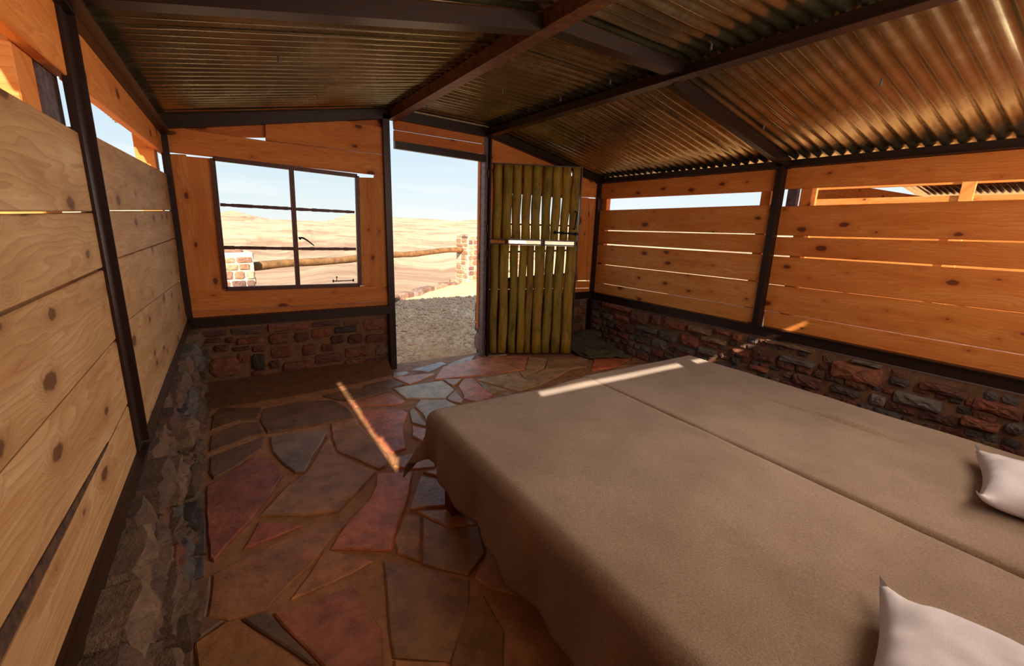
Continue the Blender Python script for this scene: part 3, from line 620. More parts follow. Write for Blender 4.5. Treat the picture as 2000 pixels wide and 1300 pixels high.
for k in range(len(ys) - 1):
    lf = .007 * (k % 2)
    ya, yb = ys[k], ys[k + 1] - (.06 if k < len(ys) - 2 else 0)
    ov = .255 if k < 5 else .222
    sheet(-ov, 1.99 - .171 * ov, 1.70, 2.2785, ya, yb, lf, 12, -.012)
    sheet(1.56, 2.272, 2.52, 2.238, ya, yb, lf, 6, -.006)
    sheet(2.40, 2.2505, W + .2, 1.888 - .048, ya, yb, lf, 10, -.006)
def purlin(name, p0, p1, w, h): return steel(name, [(p0, p1, w, h)], STEEL, ceil)
steel('steel_beam', [((1.58, 0, 2.205), (1.58, YR - .1, 2.205), .062, .075), ((1.575, 0, 2.166), (1.575, YR - .1, 2.166), .075, .006)], plain('rusty_steel', sr(78, 46, 32), .5, .3, 25, .4, .001, col2=sr(132, 76, 40)), ceil)
steel('steel_beam', [((2.5, 0, 2.178), (2.5, YR - .1, 2.178), .05, .06), ((2.48, 0, 2.148), (2.48, YR - .1, 2.148), .075, .006), ((2.535, 0, 2.2), (2.535, YR - .1, 2.2), .03, .008)], STEEL, ceil)
for y in (-2.17, YR):
    steel('cross_beam', [((.02, y, 1.935), (1.56, y, 2.2), .075, .065)], STEEL, ceil)
    steel('cross_beam', [((1.6, y, 2.215), (2.48, y, 2.19), .075, .06)], STEEL, ceil)
    steel('cross_beam', [((2.52, y + .1, 2.185), (W - .02, y + .13, 1.865), .075, .055), ((2.52, y + .06, 2.16), (W - .02, y + .09, 1.84), .01, .05)], STEEL, ceil)
# roofing screws that catch the light
for x, y in [(1.75, -.35), (2.2, -.5), (2.42, -1.2), (2.42, -1.7), (2.42, -2.4), (3.0, -.8), (3.3, -2.2), (3.05, -2.9), (2.0, -1.1), (.9, -.6), (.6, -1.4)]:
    z = (1.99 + .171 * x if x < 1.6 else 2.25 if x < 2.5 else 2.236 - (x - 2.46) * .2455 + .0)
    bm = bmesh.new(); bmesh.ops.create_cone(bm, segments=8, radius1=.007, radius2=.004, depth=.03, cap_ends=True, matrix=Matrix.Translation((x, y, z - .02))); link('roofing_screw', bm, JAMB, ceil)

# ================================================================ rear wall (behind the camera): its crack under the roof lets in the streak on the bed
def rw(poly, tint=OR): return boardmesh('board', [(x, YR, z) for x, z in poly], (0, -1, 0), .02, PINE, rear, tint, XA_)
for k in range(5): z0 = .55 + k * .21; rw([(-.02, z0), (W, z0), (W, z0 + .209), (-.02, z0 + .209)])
def sz(x): return 1.84 if x < 2.5 else 1.84 + (x - 2.5) / .66 * .09
xs0, xs1, xs2, xs3 = .81, 1.985, 2.13, 3.17; g = .024
rw([(-.02, 1.6), (W, 1.6), (W, sz(3.2) - g), (xs3, sz(xs3) - g), (2.5, 1.84 - g), (-.02, 1.84 - g)])
rw([(-.02, 1.84 - g), (xs0, 1.84 - g), (xs0, 2.12), (-.02, 1.97)])
rw([(xs0, 1.84 + g), (2.5, 1.84 + g), (xs3, sz(xs3) + g), (xs3, 2.05), (2.5, 2.22), (1.58, 2.25), (xs0, 2.13)])
rw([(xs1, 1.82), (xs2, 1.82), (xs2, 1.87), (xs1, 1.87)])
rw([(xs3, sz(xs3) - g), (W, sz(xs3) - g), (W, 1.87), (xs3, 2.05)])

# ================================================================ window
win = tag(empty('window_1', at(570, 560, 'Y', 0)), kind='structure')
TLw, TRw, BRw, BLw = [at(x, y, 'Y', -.005) for x, y in ((415, 309), (697, 343.5), (702.5, 556), (441, 564))]
def lerp(a, b, t): return a + (b - a) * t
yv = (0, -1, 0)
steel('window_frame', [(TLw, TRw, .03, .03, yv), (TRw, BRw, .03, .03, yv), (BRw, BLw, .03, .03, yv), (BLw, TLw, .03, .03, yv)], STEELW, win)
m0, m1 = at(568.5, 329, 'Y', -.005), at(582, 558, 'Y', -.005)
steel('mullion', [(m0, m1, .033, .035, yv)], STEELW, win)
fr = [.39, .695]
def ragged(a, b, w):
    bm = bmesh.new(); n = 14; pts = [a + (b - a) * i / n for i in range(n + 1)]
    for p, q in zip(pts, pts[1:]): bar(bm, p, q, 1.25 * w * R.uniform(.85, 1.15), .022, yv)
    return link('glazing_bar', bm, STEELW, win)
pxs = [((430, 399.5), (572, 407.5)), ((574, 408), (692, 414)), ((437, 483), (578, 485.5)), ((580, 485.5), (695, 486))]
for a, b in pxs: ragged(at(*a, 'Y', -.005), at(*b, 'Y', -.005), .018)
def pane(q):
    bm = bmesh.new(); a = [bm.verts.new(at(x, y, 'Y', .008)) for x, y in q]; b = [bm.verts.new(v.co + Vector((0, .003, 0))) for v in a]
    bm.faces.new(a); bm.faces.new(b[::-1])
    for i in range(4): bm.faces.new((a[(i + 1) % 4], a[i], b[i], b[(i + 1) % 4]))
    link('pane', bm, GLASS, win)
pane([(417, 312), (568, 330), (572, 405), (429, 398)]); pane([(569, 330), (697, 345), (692, 412), (574, 406)])
pane([(431, 402), (572, 409), (577, 484), (436, 481)]); pane([(574, 409), (692, 415), (695, 484), (579, 484)])
pane([(437, 485), (577, 487), (582, 557), (441, 562)]); pane([(580, 487), (695, 487), (702, 554), (583, 557)])
bm = bmesh.new(); p = lambda x, y, d=-.03: at(x, y, 'Y', d)
tube(bm, [p(586, 466, -.01), p(586, 466, -.05)], .009, 8); tube(bm, [p(583, 464, -.045), p(592, 464.5, -.05), p(600, 469, -.055), p(613.5, 479.5, -.055)], [.006, .007, .006, .004], 8); link('window_handle', bm, BLACK, win, smooth=False)
bm = bmesh.new(); tube(bm, [p(651, 549), p(690, 547)], .004, 8); tube(bm, [p(657.7, 549), p(657.7, 543)], .003, 8); bmesh.ops.create_uvsphere(bm, u_segments=8, v_segments=6, radius=.007, matrix=Matrix.Translation(p(657.7, 541)))
for x, y in ((651, 548), (690, 546.5)): tube(bm, [p(x, y + 3), p(x, y - 2)], .006, 8)
link('window_stay', bm, BLACK, win)

win2 = tag(empty('window_2', at(1060, 540, 'Y', 0)), kind='structure')
q2 = [at(x, y, 'Y', -.005) for x, y in ((991, 374), (1127, 386.5), (1123, 534), (988, 545))]
steel('window_frame', [(q2[i], q2[(i + 1) % 4], .028, .03, yv) for i in range(4)], STEELW, win2)
steel('mullion', [(lerp(q2[0], q2[1], .5), lerp(q2[3], q2[2], .5), .03, .035, yv)], STEELW, win2)
for t in (.36, .68):
    bm = bmesh.new(); bar(bm, lerp(q2[0], q2[3], t), lerp(q2[1], q2[2], t), .018, .022, yv); link('glazing_bar', bm, STEELW, win2)
for a_ in (0, .5):
    for b_ in (0, .36, .68):
        f = lambda u, v: lerp(lerp(q2[0], q2[1], u), lerp(q2[3], q2[2], u), v)
        c4 = [f(a_, b_), f(a_ + .5, b_), f(a_ + .5, min(1, b_ + .34)), f(a_, min(1, b_ + .34))]
        bm = bmesh.new(); A4 = [bm.verts.new(v + Vector((0, .012, 0))) for v in c4]; B4 = [bm.verts.new(v + Vector((0, .015, 0))) for v in c4]
        bm.faces.new(A4); bm.faces.new(B4[::-1])
        for i in range(4): bm.faces.new((A4[(i + 1) % 4], A4[i], B4[i], B4[(i + 1) % 4]))
        link('pane', bm, GLASS, win2)

# ================================================================ door: two-part leaf of split poles, swung into the room
door = tag(empty('door_1', (2.5, 0, 0)), kind='structure')
bm = bmesh.new(); box2(bm, (2.455, -.005, .0), (2.495, .045, 2.17)); box2(bm, (2.448, -.03, 0), (2.456, .045, 1.93)); link('door_jamb', bm, JAMB, door)
bm = bmesh.new(); box2(bm, (2.497, -.05, 0), (2.512, .03, 2.17)); link('door_jamb', bm, STEEL, door)
boardmesh('outer_trim', [(2.44, .05, .28), (2.47, .05, .28), (2.47, .05, 1.95), (2.44, .05, 1.95)], (0, 1, 0), .05, PINE, door, (1, .7, .45), ZA_)
LO = Vector((2.515, -.012, 0)); LD = Vector((.82, -.40, 0)).normalized(); LN = Vector((-LD.y, LD.x, 0)) * -1    # normal towards the room
if LN.y > 0: LN = -LN
def lf(x, y): 
    q = atp(x, y, LO, LN); return (q - LO).dot(LD), q.z
def leafpt(u, z, o=0): return LO + LD * u + Vector((0, 0, z)) + LN * o
def make_leaf(name, z0, z1, pxl, sx, sy, ox, oy, ytop, ybot, ymid):
    lv = empty(name, leafpt(.45, z0), door); u1 = .905
    bm = bmesh.new()
    for a, b in (((0.0, z0), (0.0, z1)), ((u1, z0), (u1, z1))): bar(bm, leafpt(*a, -.02), leafpt(*b, -.02), .01, .05, LN)
    for z in (z0 + .005, z1 - .005): bar(bm, leafpt(0, z, -.02), leafpt(u1, z, -.02), .05, .01)
    link('leaf_frame', bm, STEEL, lv)
    for a, b in pxl:
        ua = lf(ox + a / sx, oy + ymid / sy)[0]; ub = lf(ox + b / sx, oy + ymid / sy)[0]
        c = (ua + ub) / 2; r0 = (ub - ua) / 2
        bm = bmesh.new(); n = 9; k = 10; rings = []; ph = R.uniform(0, 9)
        for i in range(n + 1):
            z = z0 + .012 + (z1 - z0 - .024) * i / n
            w = r0 * (1.10 + .05 * math.sin(i * 1.3 + ph) + R.uniform(-.02, .02)); cc = c + .004 * math.sin(i * .9 + ph)
            rings.append([bm.verts.new(leafpt(cc - w * math.cos(math.pi * j / k), z, -.01 + .8 * w * math.sin(math.pi * j / k))) for j in range(k + 1)])
        for r1, r2 in zip(rings, rings[1:]):
            for j in range(k): bm.faces.new((r1[j], r1[j + 1], r2[j + 1], r2[j]))
            bm.faces.new((r1[k], r1[0], r2[0], r2[k]))
        bm.faces.new(rings[0][::-1]); bm.faces.new(rings[-1]); bmesh.ops.recalc_face_normals(bm, faces=bm.faces)
        tn = R.uniform(.75, 1.1); link('pole', bm, POLE, lv, (tn * R.uniform(.92, 1.15), tn, tn * R.uniform(.7, 1)), smooth=True)
    return lv
up = make_leaf('upper_leaf', 1.2, 1.92, [(225, 322), (345, 452), (466, 568), (590, 692), (712, 818), (846, 948), (968, 1068), (1090, 1186), (1200, 1300)], 6.5, 6.5, 930, 300, 0, 0, 600)
lw = make_leaf('lower_leaf', .02, 1.165, [(148, 224), (243, 328), (348, 422), (438, 510), (518, 582), (598, 690), (706, 786), (804, 888), (908, 1005)], 5.2, 5.2, 930, 460, 0, 0, 300)
# gap piece, bolt, handle, hinges
bm = bmesh.new(); u, z = lf(1062, 470); tube(bm, [leafpt(u, 1.155, .0), leafpt(u, 1.21, .0)], .008, 8); link('pin', bm, BLACK, lw)
u0, z0_ = lf(1079, 453); u1, z1_ = lf(1127, 457)
bm = bmesh.new(); tube(bm, [leafpt(u0, z0_, .055), leafpt(u1, z1_, .055)], .0075, 8)
for t, w in ((.12, .03), (.4, .02), (.72, .03), (.93, .02)): q = leafpt(u0 + (u1 - u0) * t, z0_ + (z1_ - z0_) * t, .048); addbox(bm, q, LD * w / 2, Vector((0, 0, .017)), LN * .012)
link('bolt', bm, BLACK, up)
hu, hz0 = lf(1122, 413); hz1 = lf(1118, 447)[1]
bm = bmesh.new(); tube(bm, [leafpt(hu, hz0, .04), leafpt(hu + .004, hz0 - .015, .085), leafpt(hu, (hz0 + hz1) / 2, .09), leafpt(hu - .005, hz1 + .015, .085), leafpt(hu, hz1, .04)], [.009, .007, .008, .007, .009], 8); link('pull_handle', bm, BLACK, up)
for z, par in ((1.82, up), (1.3, up), (1.06, lw), (.15, lw)):
    bm = bmesh.new(); tube(bm, [leafpt(-.015, z - .035, .01), leafpt(-.015, z + .035, .01)], .011, 8); link('hinge', bm, STEELW, par)

# ================================================================ beds
def bed(x0, x1, yf, label):
    yh = YR + .1
    o = tag(empty('single_bed', ((x0 + x1) / 2, (yf + yh) / 2, 0)), label, 'bed', 'pair of single beds pushed together')
    for x in (x0 + .07, x1 - .1):
        for y in (yf - .22, yh + .12):
            bm = bmesh.new(); box2(bm, (x - .04, y - .04, .003), (x + .04, y + .04, .28)); bmesh.ops.bevel(bm, geom=bm.edges[:], offset=.005, segments=1, affect='EDGES'); link('leg', bm, BEDW, o)
    bm = bmesh.new()
    for x in (x0 + .05, x1 - .05): box2(bm, (x - .015, yh + .02, .19), (x + .015, yf - .04, .3))
    for y in (yf - .05, yh + .03): box2(bm, (x0 + .05, y - .015, .19), (x1 - .05, y + .015, .3))
    for k in range(9): y = yf - .2 - k * .2; box2(bm, (x0 + .05, y - .04, .285), (x1 - .05, y + .04, .3))
    link('bed_frame', bm, BEDW, o)
    bm = bmesh.new(); box2(bm, (x0 + .035, yh, .302), (x1 - .055, yf - .035, .435)); bmesh.ops.bevel(bm, geom=bm.edges[:], offset=.03, segments=3, affect='EDGES'); link('mattress', bm, MATT, o, smooth=True)
    return o
BX0, BXM, BX1 = 1.05, 2.095, 3.15
bed(BX0, BXM - .005, -2.03, 'single bed nearer the stone-floored aisle, wooden leg showing under the blanket')
bed(BXM + .01, BX1, -1.97, 'single bed beside the right-hand plank and stone wall')
def blanket(name, x0, x1, yf, hl, hr, hf, label, creases, seed, bulge=0):
    yh = YR + .08; Rr = .055
    nu, nv = 90, 120
    bm = bmesh.new(); grid = []
    Lx, Ly = (x1 - x0), (yf - yh)
    for j in range(nv + 1):
        row = []
        for i in range(nu + 1):
            q = -hf + (Ly + hf) * (j / nv) ** 1.15                     # distance in from the foot edge
            hl_ = hl * (1 + .9 * max(0, q) / Ly)
            p = -hl_ + (Lx + hl_ + hr) * i / nu                       # distance in from the left edge
            ox = max(0, -(p - Rr)); Rs = .012 if hr < .1 else Rr; Rl = .012 if hl < .1 else Rr
            ox = max(0, Rl - p); orr = max(0, p - (Lx - Rs)); oy = max(0, -(q - Rr))
            px_, qy = min(max(p, Rl), Lx - Rs), max(q, Rr)
            sxn = -ox if ox > 0 else orr
            r = math.hypot(sxn, oy) * (1 + .16 * min(1, 4 * ox * oy / (ox * ox + oy * oy + 1e-9)) * (ox > 0))
            RR = Rr if oy > 0 else (Rl if ox > 0 else Rs)
            wv = Vector((p * 2.2, q * 2.2, seed))
            z = .452 + .006 * noise.noise(wv) + .003 * noise.noise(wv * 3.1)
            for (cx, cy, ax, ay, L, a, w) in creases:
                dx, dy = (x0 + px_) - cx, (yf - qy) - cy; s = dx * ax + dy * ay; d = -dx * ay + dy * ax + .012 * math.sin(s * 9)
                if 0 < s < L: z += a * math.sin(math.pi * s / L) * math.exp(-(d / w) ** 2)
            X, Y = x0 + px_, yf - qy
            if hr < .1: X -= .03 * max(0, min(1, (p - Lx * .7) / (Lx * .3))) * (max(0, q) / Ly) ** 2; z -= .0
            if r > 0:
                L0 = math.hypot(sxn, oy); dxn, dyn = sxn / L0, oy / L0; corner = min(1, 4 * abs(dxn * dyn))
                fl_ = .06 + .34 * corner * (1 if ox > 0 else .3)
                arc = RR * math.pi / 2
                if r < arc: hz, dr = RR * math.sin(r / RR), RR * (1 - math.cos(r / RR))
                else:
                    s = r - arc; k = min(1, s / .15); f2 = fl_ * k
                    if RR < .02: f2 = 0
                    fold = 0 if RR < .02 else (.016 * math.sin(q * 13 + seed) + .01 * math.sin(q * 29 + 1)) * min(1, s / .12) if ox > 0 and oy == 0 else .012 * math.sin(p * 17) * min(1, s / .1)
                    hz = RR + s * math.sin(f2) + fold; dr = RR + s * math.cos(f2)
                X += dxn * hz; Y += dyn * hz; z -= dr
            if bulge and oy == 0: z += bulge * math.exp(-(q / .1) ** 2) * math.exp(-((x0 + px_ - 2.0) / .14) ** 2)
            elif bulge: z += bulge * math.exp(-((x0 + px_ - 2.0) / .14) ** 2) * max(0, 1 - r / .2)
            row.append(bm.verts.new((X, Y, z)))
        grid.append(row)
    for a, b in zip(grid, grid[1:]):
        for i in range(nu): bm.faces.new((a[i], a[i + 1], b[i + 1], b[i]))
    o = link(name, bm, BLANKET, None, smooth=True, base=((x0 + x1) / 2, (yf + yh) / 2, .44))
    md = o.modifiers.new('thick', 'SOLIDIFY'); md.thickness = .007; md.offset = -1
    return tag(o, label, 'blanket', 'grey-brown wool blankets')
blanket('blanket', BX0, BXM, -2.03, .205, .05, .25, 'grey-brown wool blanket hanging over the near bed with a pointed corner fold', [(1.35, -3.62, .5, .1, .3, .006, .02), (1.5, -2.9, .75, .3, .5, .006, .05), (1.35, -2.5, .9, -.1, .5, .005, .06)], 3.3, .02)
blanket('blanket', BXM + .008, BX1, -1.97, .03, .16, .22, 'grey-brown wool blanket on the bed against the right-hand wall', [(2.75, -2.55, .05, -1, .95, -.014, .012), (2.79, -2.75, .05, -1, .7, .012, .02), (2.4, -2.2, .9, .2, .5, .006, .05)], 8.1)
# pillows
def pillow(cx, cy, rot, w, d, label, seed):
    bm = bmesh.new(); n = 26; top = []; bot = []
    for s, st in ((1, top), (-1, bot)):
        for j in range(n + 1):
            row = []
            for i in range(n + 1):
                a, b = i / n * 2 - 1, j / n * 2 - 1
                pin = 1 - .11 * (1 - a * a) ** .9 * abs(b) ** 3; pin2 = 1 - .11 * (1 - b * b) ** .9 * abs(a) ** 3
                x, y = a * w / 2 * pin2, b * d / 2 * pin
                h = .075 * ((1 - a ** 4) * (1 - b ** 4)) ** .55
                v = Vector((x * 7, y * 7, seed)); h2 = h * (1 + .12 * noise.noise(v)) + (.012 * noise.noise(v * 2.5) + .012 * math.sin(18 * (x * .6 - y) + seed) * abs(a) ** 2) * min(1, h / .03)
                z = (h2 if s > 0 else -h * .45) + .035
                z += .045 * (abs(a) * abs(b)) ** 6
                row.append((x, y, z))
            st.append(row)
    V = {}
    c, s_ = math.cos(rot), math.sin(rot)
    def vert(k, j, i):
        edge = i in (0, n) or j in (0, n); key = (0 if edge else k, j, i)
        if key not in V:
            x, y, z = (top if k == 0 else bot)[j][i]; V[key] = bm.verts.new((cx + x * c - y * s_, cy + x * s_ + y * c, .46 + z))
        return V[key]
    for k in (0, 1):
        for j in range(n):
            for i in range(n):
                f = [vert(k, j, i), vert(k, j, i + 1), vert(k, j + 1, i + 1), vert(k, j + 1, i)]
                bm.faces.new(f if k == 0 else f[::-1])
    return tag(link('pillow', bm, LINEN, None, smooth=True, base=(cx, cy, .46)), label, 'pillow', 'small white cotton pillows')
rot = math.radians(13)
def pil_at(corner, w, d, label, seed):       # corner = the foot-side corner nearest the right wall
    v = Vector((-w / 2 * math.cos(rot) + d / 2 * math.sin(rot), -w / 2 * math.sin(rot) - d / 2 * math.cos(rot)))
    return pillow(corner[0] + v.x, corner[1] + v.y, rot, w, d, label, seed)
pil_at((1.60, -3.69), .46, .5, 'white cotton pillow on the near bed, at the bottom edge of the picture', 1.7)
pil_at((2.82, -3.585), .48, .5, 'white cotton pillow on the far bed, at the right edge of the picture', 5.2)

# ================================================================ canvas in the corner
def canvas(name, pts, z, fold, label, layers, seed):
    bm = bmesh.new(); n = 22
    for L in range(layers):
        g = []
        for j in range(n + 1):
            row = []
            for i in range(n + 1):
                u, v = i / n, j / n
                a = Vector(pts[0]).lerp(Vector(pts[1]), u); b = Vector(pts[3]).lerp(Vector(pts[2]), u); q = a.lerp(b, v)
                e = min(u, v, 1 - u, 1 - v); sh = 1 - .07 * L
                q = Vector(((q.x - 3.62) * sh + 3.62 , (q.y + .35) * sh - .35))
                zz = z + L * .022 - (.012 + .01 * L) * math.exp(-(e / .05) ** 2) + fold * (noise.noise(Vector((u * 3, v * 3, seed + L))) * .8 + .35 * noise.noise(Vector((u * 9, v * 9, seed + L * 2))))
                zz += .2 * max(0, v * .75 + u * .25 - .3) ** 1.3 * (1 if e > 0 else .95)
                row.append(bm.verts.new((q.x, q.y, max(.008 + L * .012, zz))))
            g.append(row)
        for a, b in zip(g, g[1:]):
            for i in range(n): bm.faces.new((a[i], a[i + 1], b[i + 1], b[i]))
    bmesh.ops.recalc_face_normals(bm, faces=bm.faces)
    o = link(name, bm, CANVAS, None, smooth=True, base=(3.6, -.35, 0)); md = o.modifiers.new('t', 'SOLIDIFY'); md.thickness = .008; md.offset = -1
    return tag(o, label, 'tarpaulin')
canvas('folded_canvas', [(3.38, -.64), (3.84, -.82), (3.86, -.07), (3.36, -.07)], .035, .035, 'folded olive canvas sheet lying on the floor in the far right corner behind the door', 3, 2.2)

# ================================================================ outside: ground, edging, pillars, rail
EA, EB = at(775, 584, 'Z', -.05), at(905, 547, 'Z', -.05); ED = (EB - EA).normalized()
bm = bmesh.new()
p0 = EA - ED * 9; p1 = EB + ED * 12; n = 60; en = Vector((-ED.y, ED.x, 0))
gv = []
for j in range(41):
    row = []
    for i in range(81):
        t = i / 80; q = p0.lerp(p1, t) - en * (14 * (1 - j / 40))
        zz = -.045 + .02 * noise.noise(Vector((q.x * 1.6, q.y * 1.6, 3)))
        if -.5 < q.x < W + .5 and YR - .5 < q.y < .25: zz = -.12
        row.append(bm.verts.new((q.x, q.y, zz)))
    gv.append(row)
for a, b in zip(gv, gv[1:]):
    for i in range(80): bm.faces.new((a[i], a[i + 1], b[i + 1], b[i]))
ed = [bm.verts.new(v.co + Vector((0, 0, -1.5)) + en * .3) for v in gv[-1]]
for i in range(80): bm.faces.new((gv[-1][i], gv[-1][i + 1], ed[i + 1], ed[i]))
bmesh.ops.recalc_face_normals(bm, faces=bm.faces)
tag(link('terrace_ground', bm, GRAVEL), kind='structure')
# gravel scatter near the doorway
bm = bmesh.new()
for k in range(4200):
    y = .16 + 3.6 * R.random() ** 1.4; x = R.uniform(.7, 3.2) + (y * .55); rr = R.uniform(.005, .016) * (1 + .5 * y)
    if k % 40 == 0: rr *= 2.2
    if y < .3 and not 1.6 < x < 2.4: continue
    c = Vector((x, y, -.04 + rr * .2)); vs = []
    for dx, dy, dz in ((1, 0, 0), (0, 1, 0), (-1, 0, 0), (0, -1, 0), (0, 0, .7)): vs.append(bm.verts.new(c + Vector((dx * R.uniform(.6, 1.2), dy * R.uniform(.6, 1.2), dz)) * rr))
    for i in range(4): bm.faces.new((vs[i], vs[(i + 1) % 4], vs[4]))
tag(link('gravel', bm, PEB, None, sr(250, 204, 158)), 'pale gravel scattered on the ground outside the doorway', 'gravel', kind='stuff')
# edging stones along the terrace lip
es = tag(empty('stone_edging', EA.lerp(EB, .5)), 'low rough stone edging along the lip of the terrace outside the door', 'edging')
t = -1.2
L_ = (EB - EA).length
while t < L_ - .6:
    w = R.uniform(.18, .42); c = EA + ED * (t + w / 2) - en * R.uniform(.0, .12)
    rect_stone(-w / 2, -.11, w / 2, .12, (c.x, c.y, -.03), (ED.x, ED.y, 0), (en.x, en.y, 0), (0, 0, 1), es, R.uniform(.02, .09), R.choice([sr(214, 186, 150), sr(188, 150, 120), sr(170, 140, 124), sr(146, 110, 92)]), rough=.016)
    t += w * R.uniform(.8, 1.1)
def pillar(name, c, sx_, sy_, z0, z1, label, ang, cap=True):
    o = tag(empty(name, (c[0], c[1], z0)), label, 'pillar')
    ex = Vector((math.cos(ang), math.sin(ang), 0)); ey = Vector((-math.sin(ang), math.cos(ang), 0)); c = Vector((c[0], c[1], 0))
    bm = bmesh.new(); addbox(bm, c + Vector((0, 0, (z0 + z1) / 2)), ex * sx_ / 2, ey * sy_ / 2, Vector((0, 0, (z1 - z0) / 2)))
    link('mortar_core', bm, plain('pale_mortar', sr(226, 208, 178), .9, 0, 20, .2, .01), o)
    cols = lambda: R.choice([sr(206, 168, 132), sr(186, 136, 104), sr(130, 96, 82), sr(214, 188, 156), sr(168, 120, 96)])
    for nrm, e1, half, wid in ((-ey, ex, sy_ / 2, sx_), (ey, -ex, sy_ / 2, sx_), (-ex, -ey, sx_ / 2, sy_), (ex, ey, sx_ / 2, sy_)):
        z = z0 + .01
        while z < z1 - .06:
            h = min(R.uniform(.08, .15), z1 - z); u = -wid / 2 + .01
            while u < wid / 2 - .06:
                w = min(R.uniform(.12, .26), wid / 2 - u)
                rect_stone(u + .008, z + .008, u + w - .01, z + h - .01, c + nrm * half, e1, (0, 0, 1), nrm, o, R.uniform(.008, .022), cols(), rough=.005, bev=.008, depth=.02); u += w
            z += h
    for k in range(5 if cap else 0): rect_stone(-.16 + R.uniform(-.06, .1), -.14 + R.uniform(-.06, .1), .06 + R.uniform(0, .1), .05 + R.uniform(0, .1), c + Vector((0, 0, z1)), ex, ey, (0, 0, 1), o, R.uniform(.01, .035), cols(), rough=.01)
    return o
angE = math.atan2(ED.y, ED.x)
PLc = at(458, 500, 'Z', .86); PRc = at(914, 552, 'Z', -.1)
pl_dir = (PRc - PLc); PLp = at(450, 492, 'Z', .9)
pillar('stone_pillar', (PLp.x, PLp.y + .1), .42, .42, -.1, .9, 'pale mortared stone pillar seen through the window, holding the near end of the log rail', angE * .2)
pillar('stone_pillar', (PRc.x, PRc.y), .4, .42, -.1, 1.06, 'pale mortared stone pillar seen through the doorway, holding the far end of the log rail', angE * .4)
pillar('stone_wall', (PRc.x + .9, PRc.y - .1), 1.3, .3, -.1, .95, 'pale low stone wall running right from the far pillar outside the door', .05)
ra = at(482, 521, 'Z', .74)
A = Vector((PLp.x + .12, PLp.y + .1, 0)); rl0 = atp(482, 522, (A.x + .1, A.y, 0), (ED.x, ED.y, 0)); rl1 = atp(906, 486.5, (PRc.x - .1, PRc.y, 0), (ED.x, ED.y, 0))
bm = bmesh.new(); nn = 24
tube(bm, [rl0.lerp(rl1, i / nn) + Vector((0, 0, .012 * math.sin(i * .7))) for i in range(nn + 1)], [.058 + .004 * math.sin(i * 1.7) for i in range(nn + 1)], 12)
tag(link('log_rail', bm, LOG, None, smooth=True, base=(rl0 + rl1) / 2), 'long peeled log rail between the two stone pillars outside', 'railing')
# terrain
def hgt(az, r):
    z = -1.0 - 12 * (1 - math.exp(-max(0, r - 9) / 90)) - 9 * (1 - math.exp(-max(0, r - 200) / 900))
    a = math.degrees(az)
    n1 = noise.fractal(Vector((a * .09, r * .0025, 1.3)), 1, 2, 6); z += n1 * min(9, max(0, r - 14) * .012)
    # terraced mesa, left
    def mesa(a0, a1, r0, dr, h, st=3):
        q = max(0, min(1, (a - a0) / 3)) * max(0, min(1, (a1 - a) / 3)) * max(0, min(1, (r - r0) / dr))
        q = min(1, max(0, q * 1.3 + .3 * n1 * min(1, q * 4)))
        return h * (math.floor(q * st) / st * .7 + q * .3)
    z += mesa(-12, 9, 260, 120, 7) + mesa(-30, 4.5, 900, 300, 14) + mesa(8, 19, 1000, 300, 8) + mesa(12, 60, 1500, 500, 10)
    # horizon ridge
    el = [(-40, .5), (-8, .35), (-3, .15), (-.6, .2), (.4, .46), (1.0, .48), (1.8, .2), (3.2, -.1), (4.3, -.3), (6.5, -.3), (9.5, -.35), (10.6, -.1), (11.4, .3), (12.3, .5), (13.2, .6), (16, .42), (18, .38), (22, .3), (25.2, .16), (25.9, .3), (27.5, .42), (32, .4), (45, .7), (60, .5), (200, .4)]
    e = .4
    for (x0, y0), (x1, y1) in zip(el, el[1:]):
        if x0 <= a < x1: e = y0 + (y1 - y0) * (a - x0) / (x1 - x0)
    t = max(0, min(1, (r - 1900) / 500)); t = t * t * (3 - 2 * t); t = .35 * t + .65 * max(0, min(1, (t - .5) * 3))
    zr = CAM.z + 2400 * math.tan(math.radians(e)) + n1 * 1.2
    return z * (1 - t) + zr * t
bm = bmesh.new(); rs = [3]
while rs[-1] < 2450: rs.append(rs[-1] * 1.035 + .1)
azs = [math.radians(-150 + 5 * k) for k in range(24)] + [math.radians(-30 + .3 * k) for k in range(280)] + [math.radians(54 + 5 * k) for k in range(32)]
g = []
for r in rs: g.append([bm.verts.new((CAM.x + r * math.sin(a), CAM.y + r * math.cos(a), hgt(a, r))) for a in azs])
for a, b in zip(g, g[1:]):
    for i in range(len(azs) - 1): bm.faces.new((a[i], b[i], b[i + 1], a[i + 1]))
bmesh.ops.recalc_face_normals(bm, faces=bm.faces)
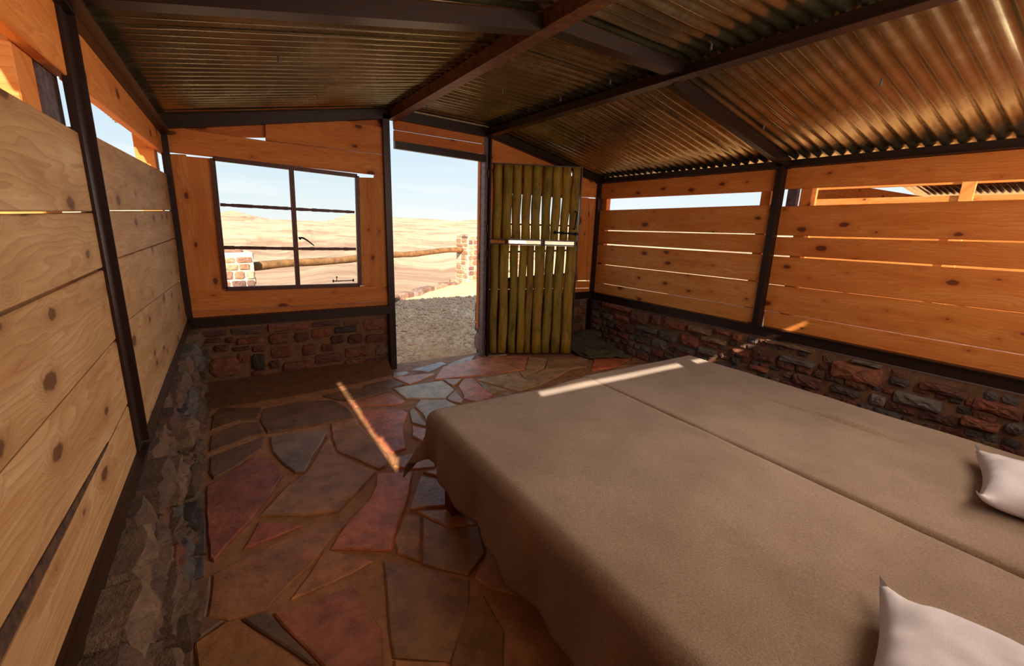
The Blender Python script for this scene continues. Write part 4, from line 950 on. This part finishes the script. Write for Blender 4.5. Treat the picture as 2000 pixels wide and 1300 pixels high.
o = link('desert_plain', bm, SAND, smooth=True); tag(o, kind='structure')

# ================================================================ neighbouring hut
NX = 6.3
nh = tag(empty('neighbouring_hut', (NX + 1.9, -3.2, 0)), 'similar sunlit plank hut standing beyond the right-hand wall, seen through the strip under the eaves', 'hut')
def nb(z0, z1, y0=-1.1, y1=-5.4, x=NX, tint=(1, .86, .62), th=.03): return boardmesh('board', [(x, y0, z1), (x, y1, z1), (x, y1, z0), (x, y0, z0)], (1, 0, 0), th, PINE, nh, tint, Vector((0, -1, 0)))
for k in range(5): nb(.55 + k * .242, .55 + k * .242 + .236)
nb(1.858, 2.0)
for y in (-1.14, -2.5, -3.9, -5.3): boardmesh('timber_post', [(NX - .03, y - .05, .5), (NX, y - .05, .5), (NX, y + .05, .5), (NX - .03, y + .05, .5)], (0, 0, 1), 1.45, PINE, nh, (1, .92, .72), Vector((1, 0, 0)))
bm = bmesh.new(); box2(bm, (NX - .05, -5.5, -.1), (NX + 3.9, -1.05, .55)); link('stone_plinth', bm, STONE, nh, sr(150, 110, 90))
for z0 in (.55, .79, 1.03, 1.27, 1.51, 1.75): boardmesh('board', [(NX, -1.1, z0), (NX + 3.8, -1.1, z0), (NX + 3.8, -1.1, z0 + .235), (NX, -1.1, z0 + .235)], (0, -1, 0), .03, PINE, nh, OR)
for z0 in (.55, .79, 1.03, 1.27, 1.51, 1.75): boardmesh('board', [(NX + 3.8, -1.1, z0), (NX + 3.8, -5.4, z0), (NX + 3.8, -5.4, z0 + .235), (NX + 3.8, -1.1, z0 + .235)], (1, 0, 0), .03, PINE, nh, OR)
for (x0, z0, x1, z1) in ((NX - .05, 2.02, NX + 1.9, 2.3), (NX + 1.85, 2.3, NX + 3.95, 2.0)): sheet(x0, z0, x1, z1, -.95, -5.5, 0, 3, 0, nh)
for xx, zz in ((3.72, 1.9), (.08, 2.0)): bm = bmesh.new(); bar(bm, (NX + xx, -1.1, zz), (NX + xx, -5.4, zz), .05, .07); link('steel_rail', bm, STEEL, nh)
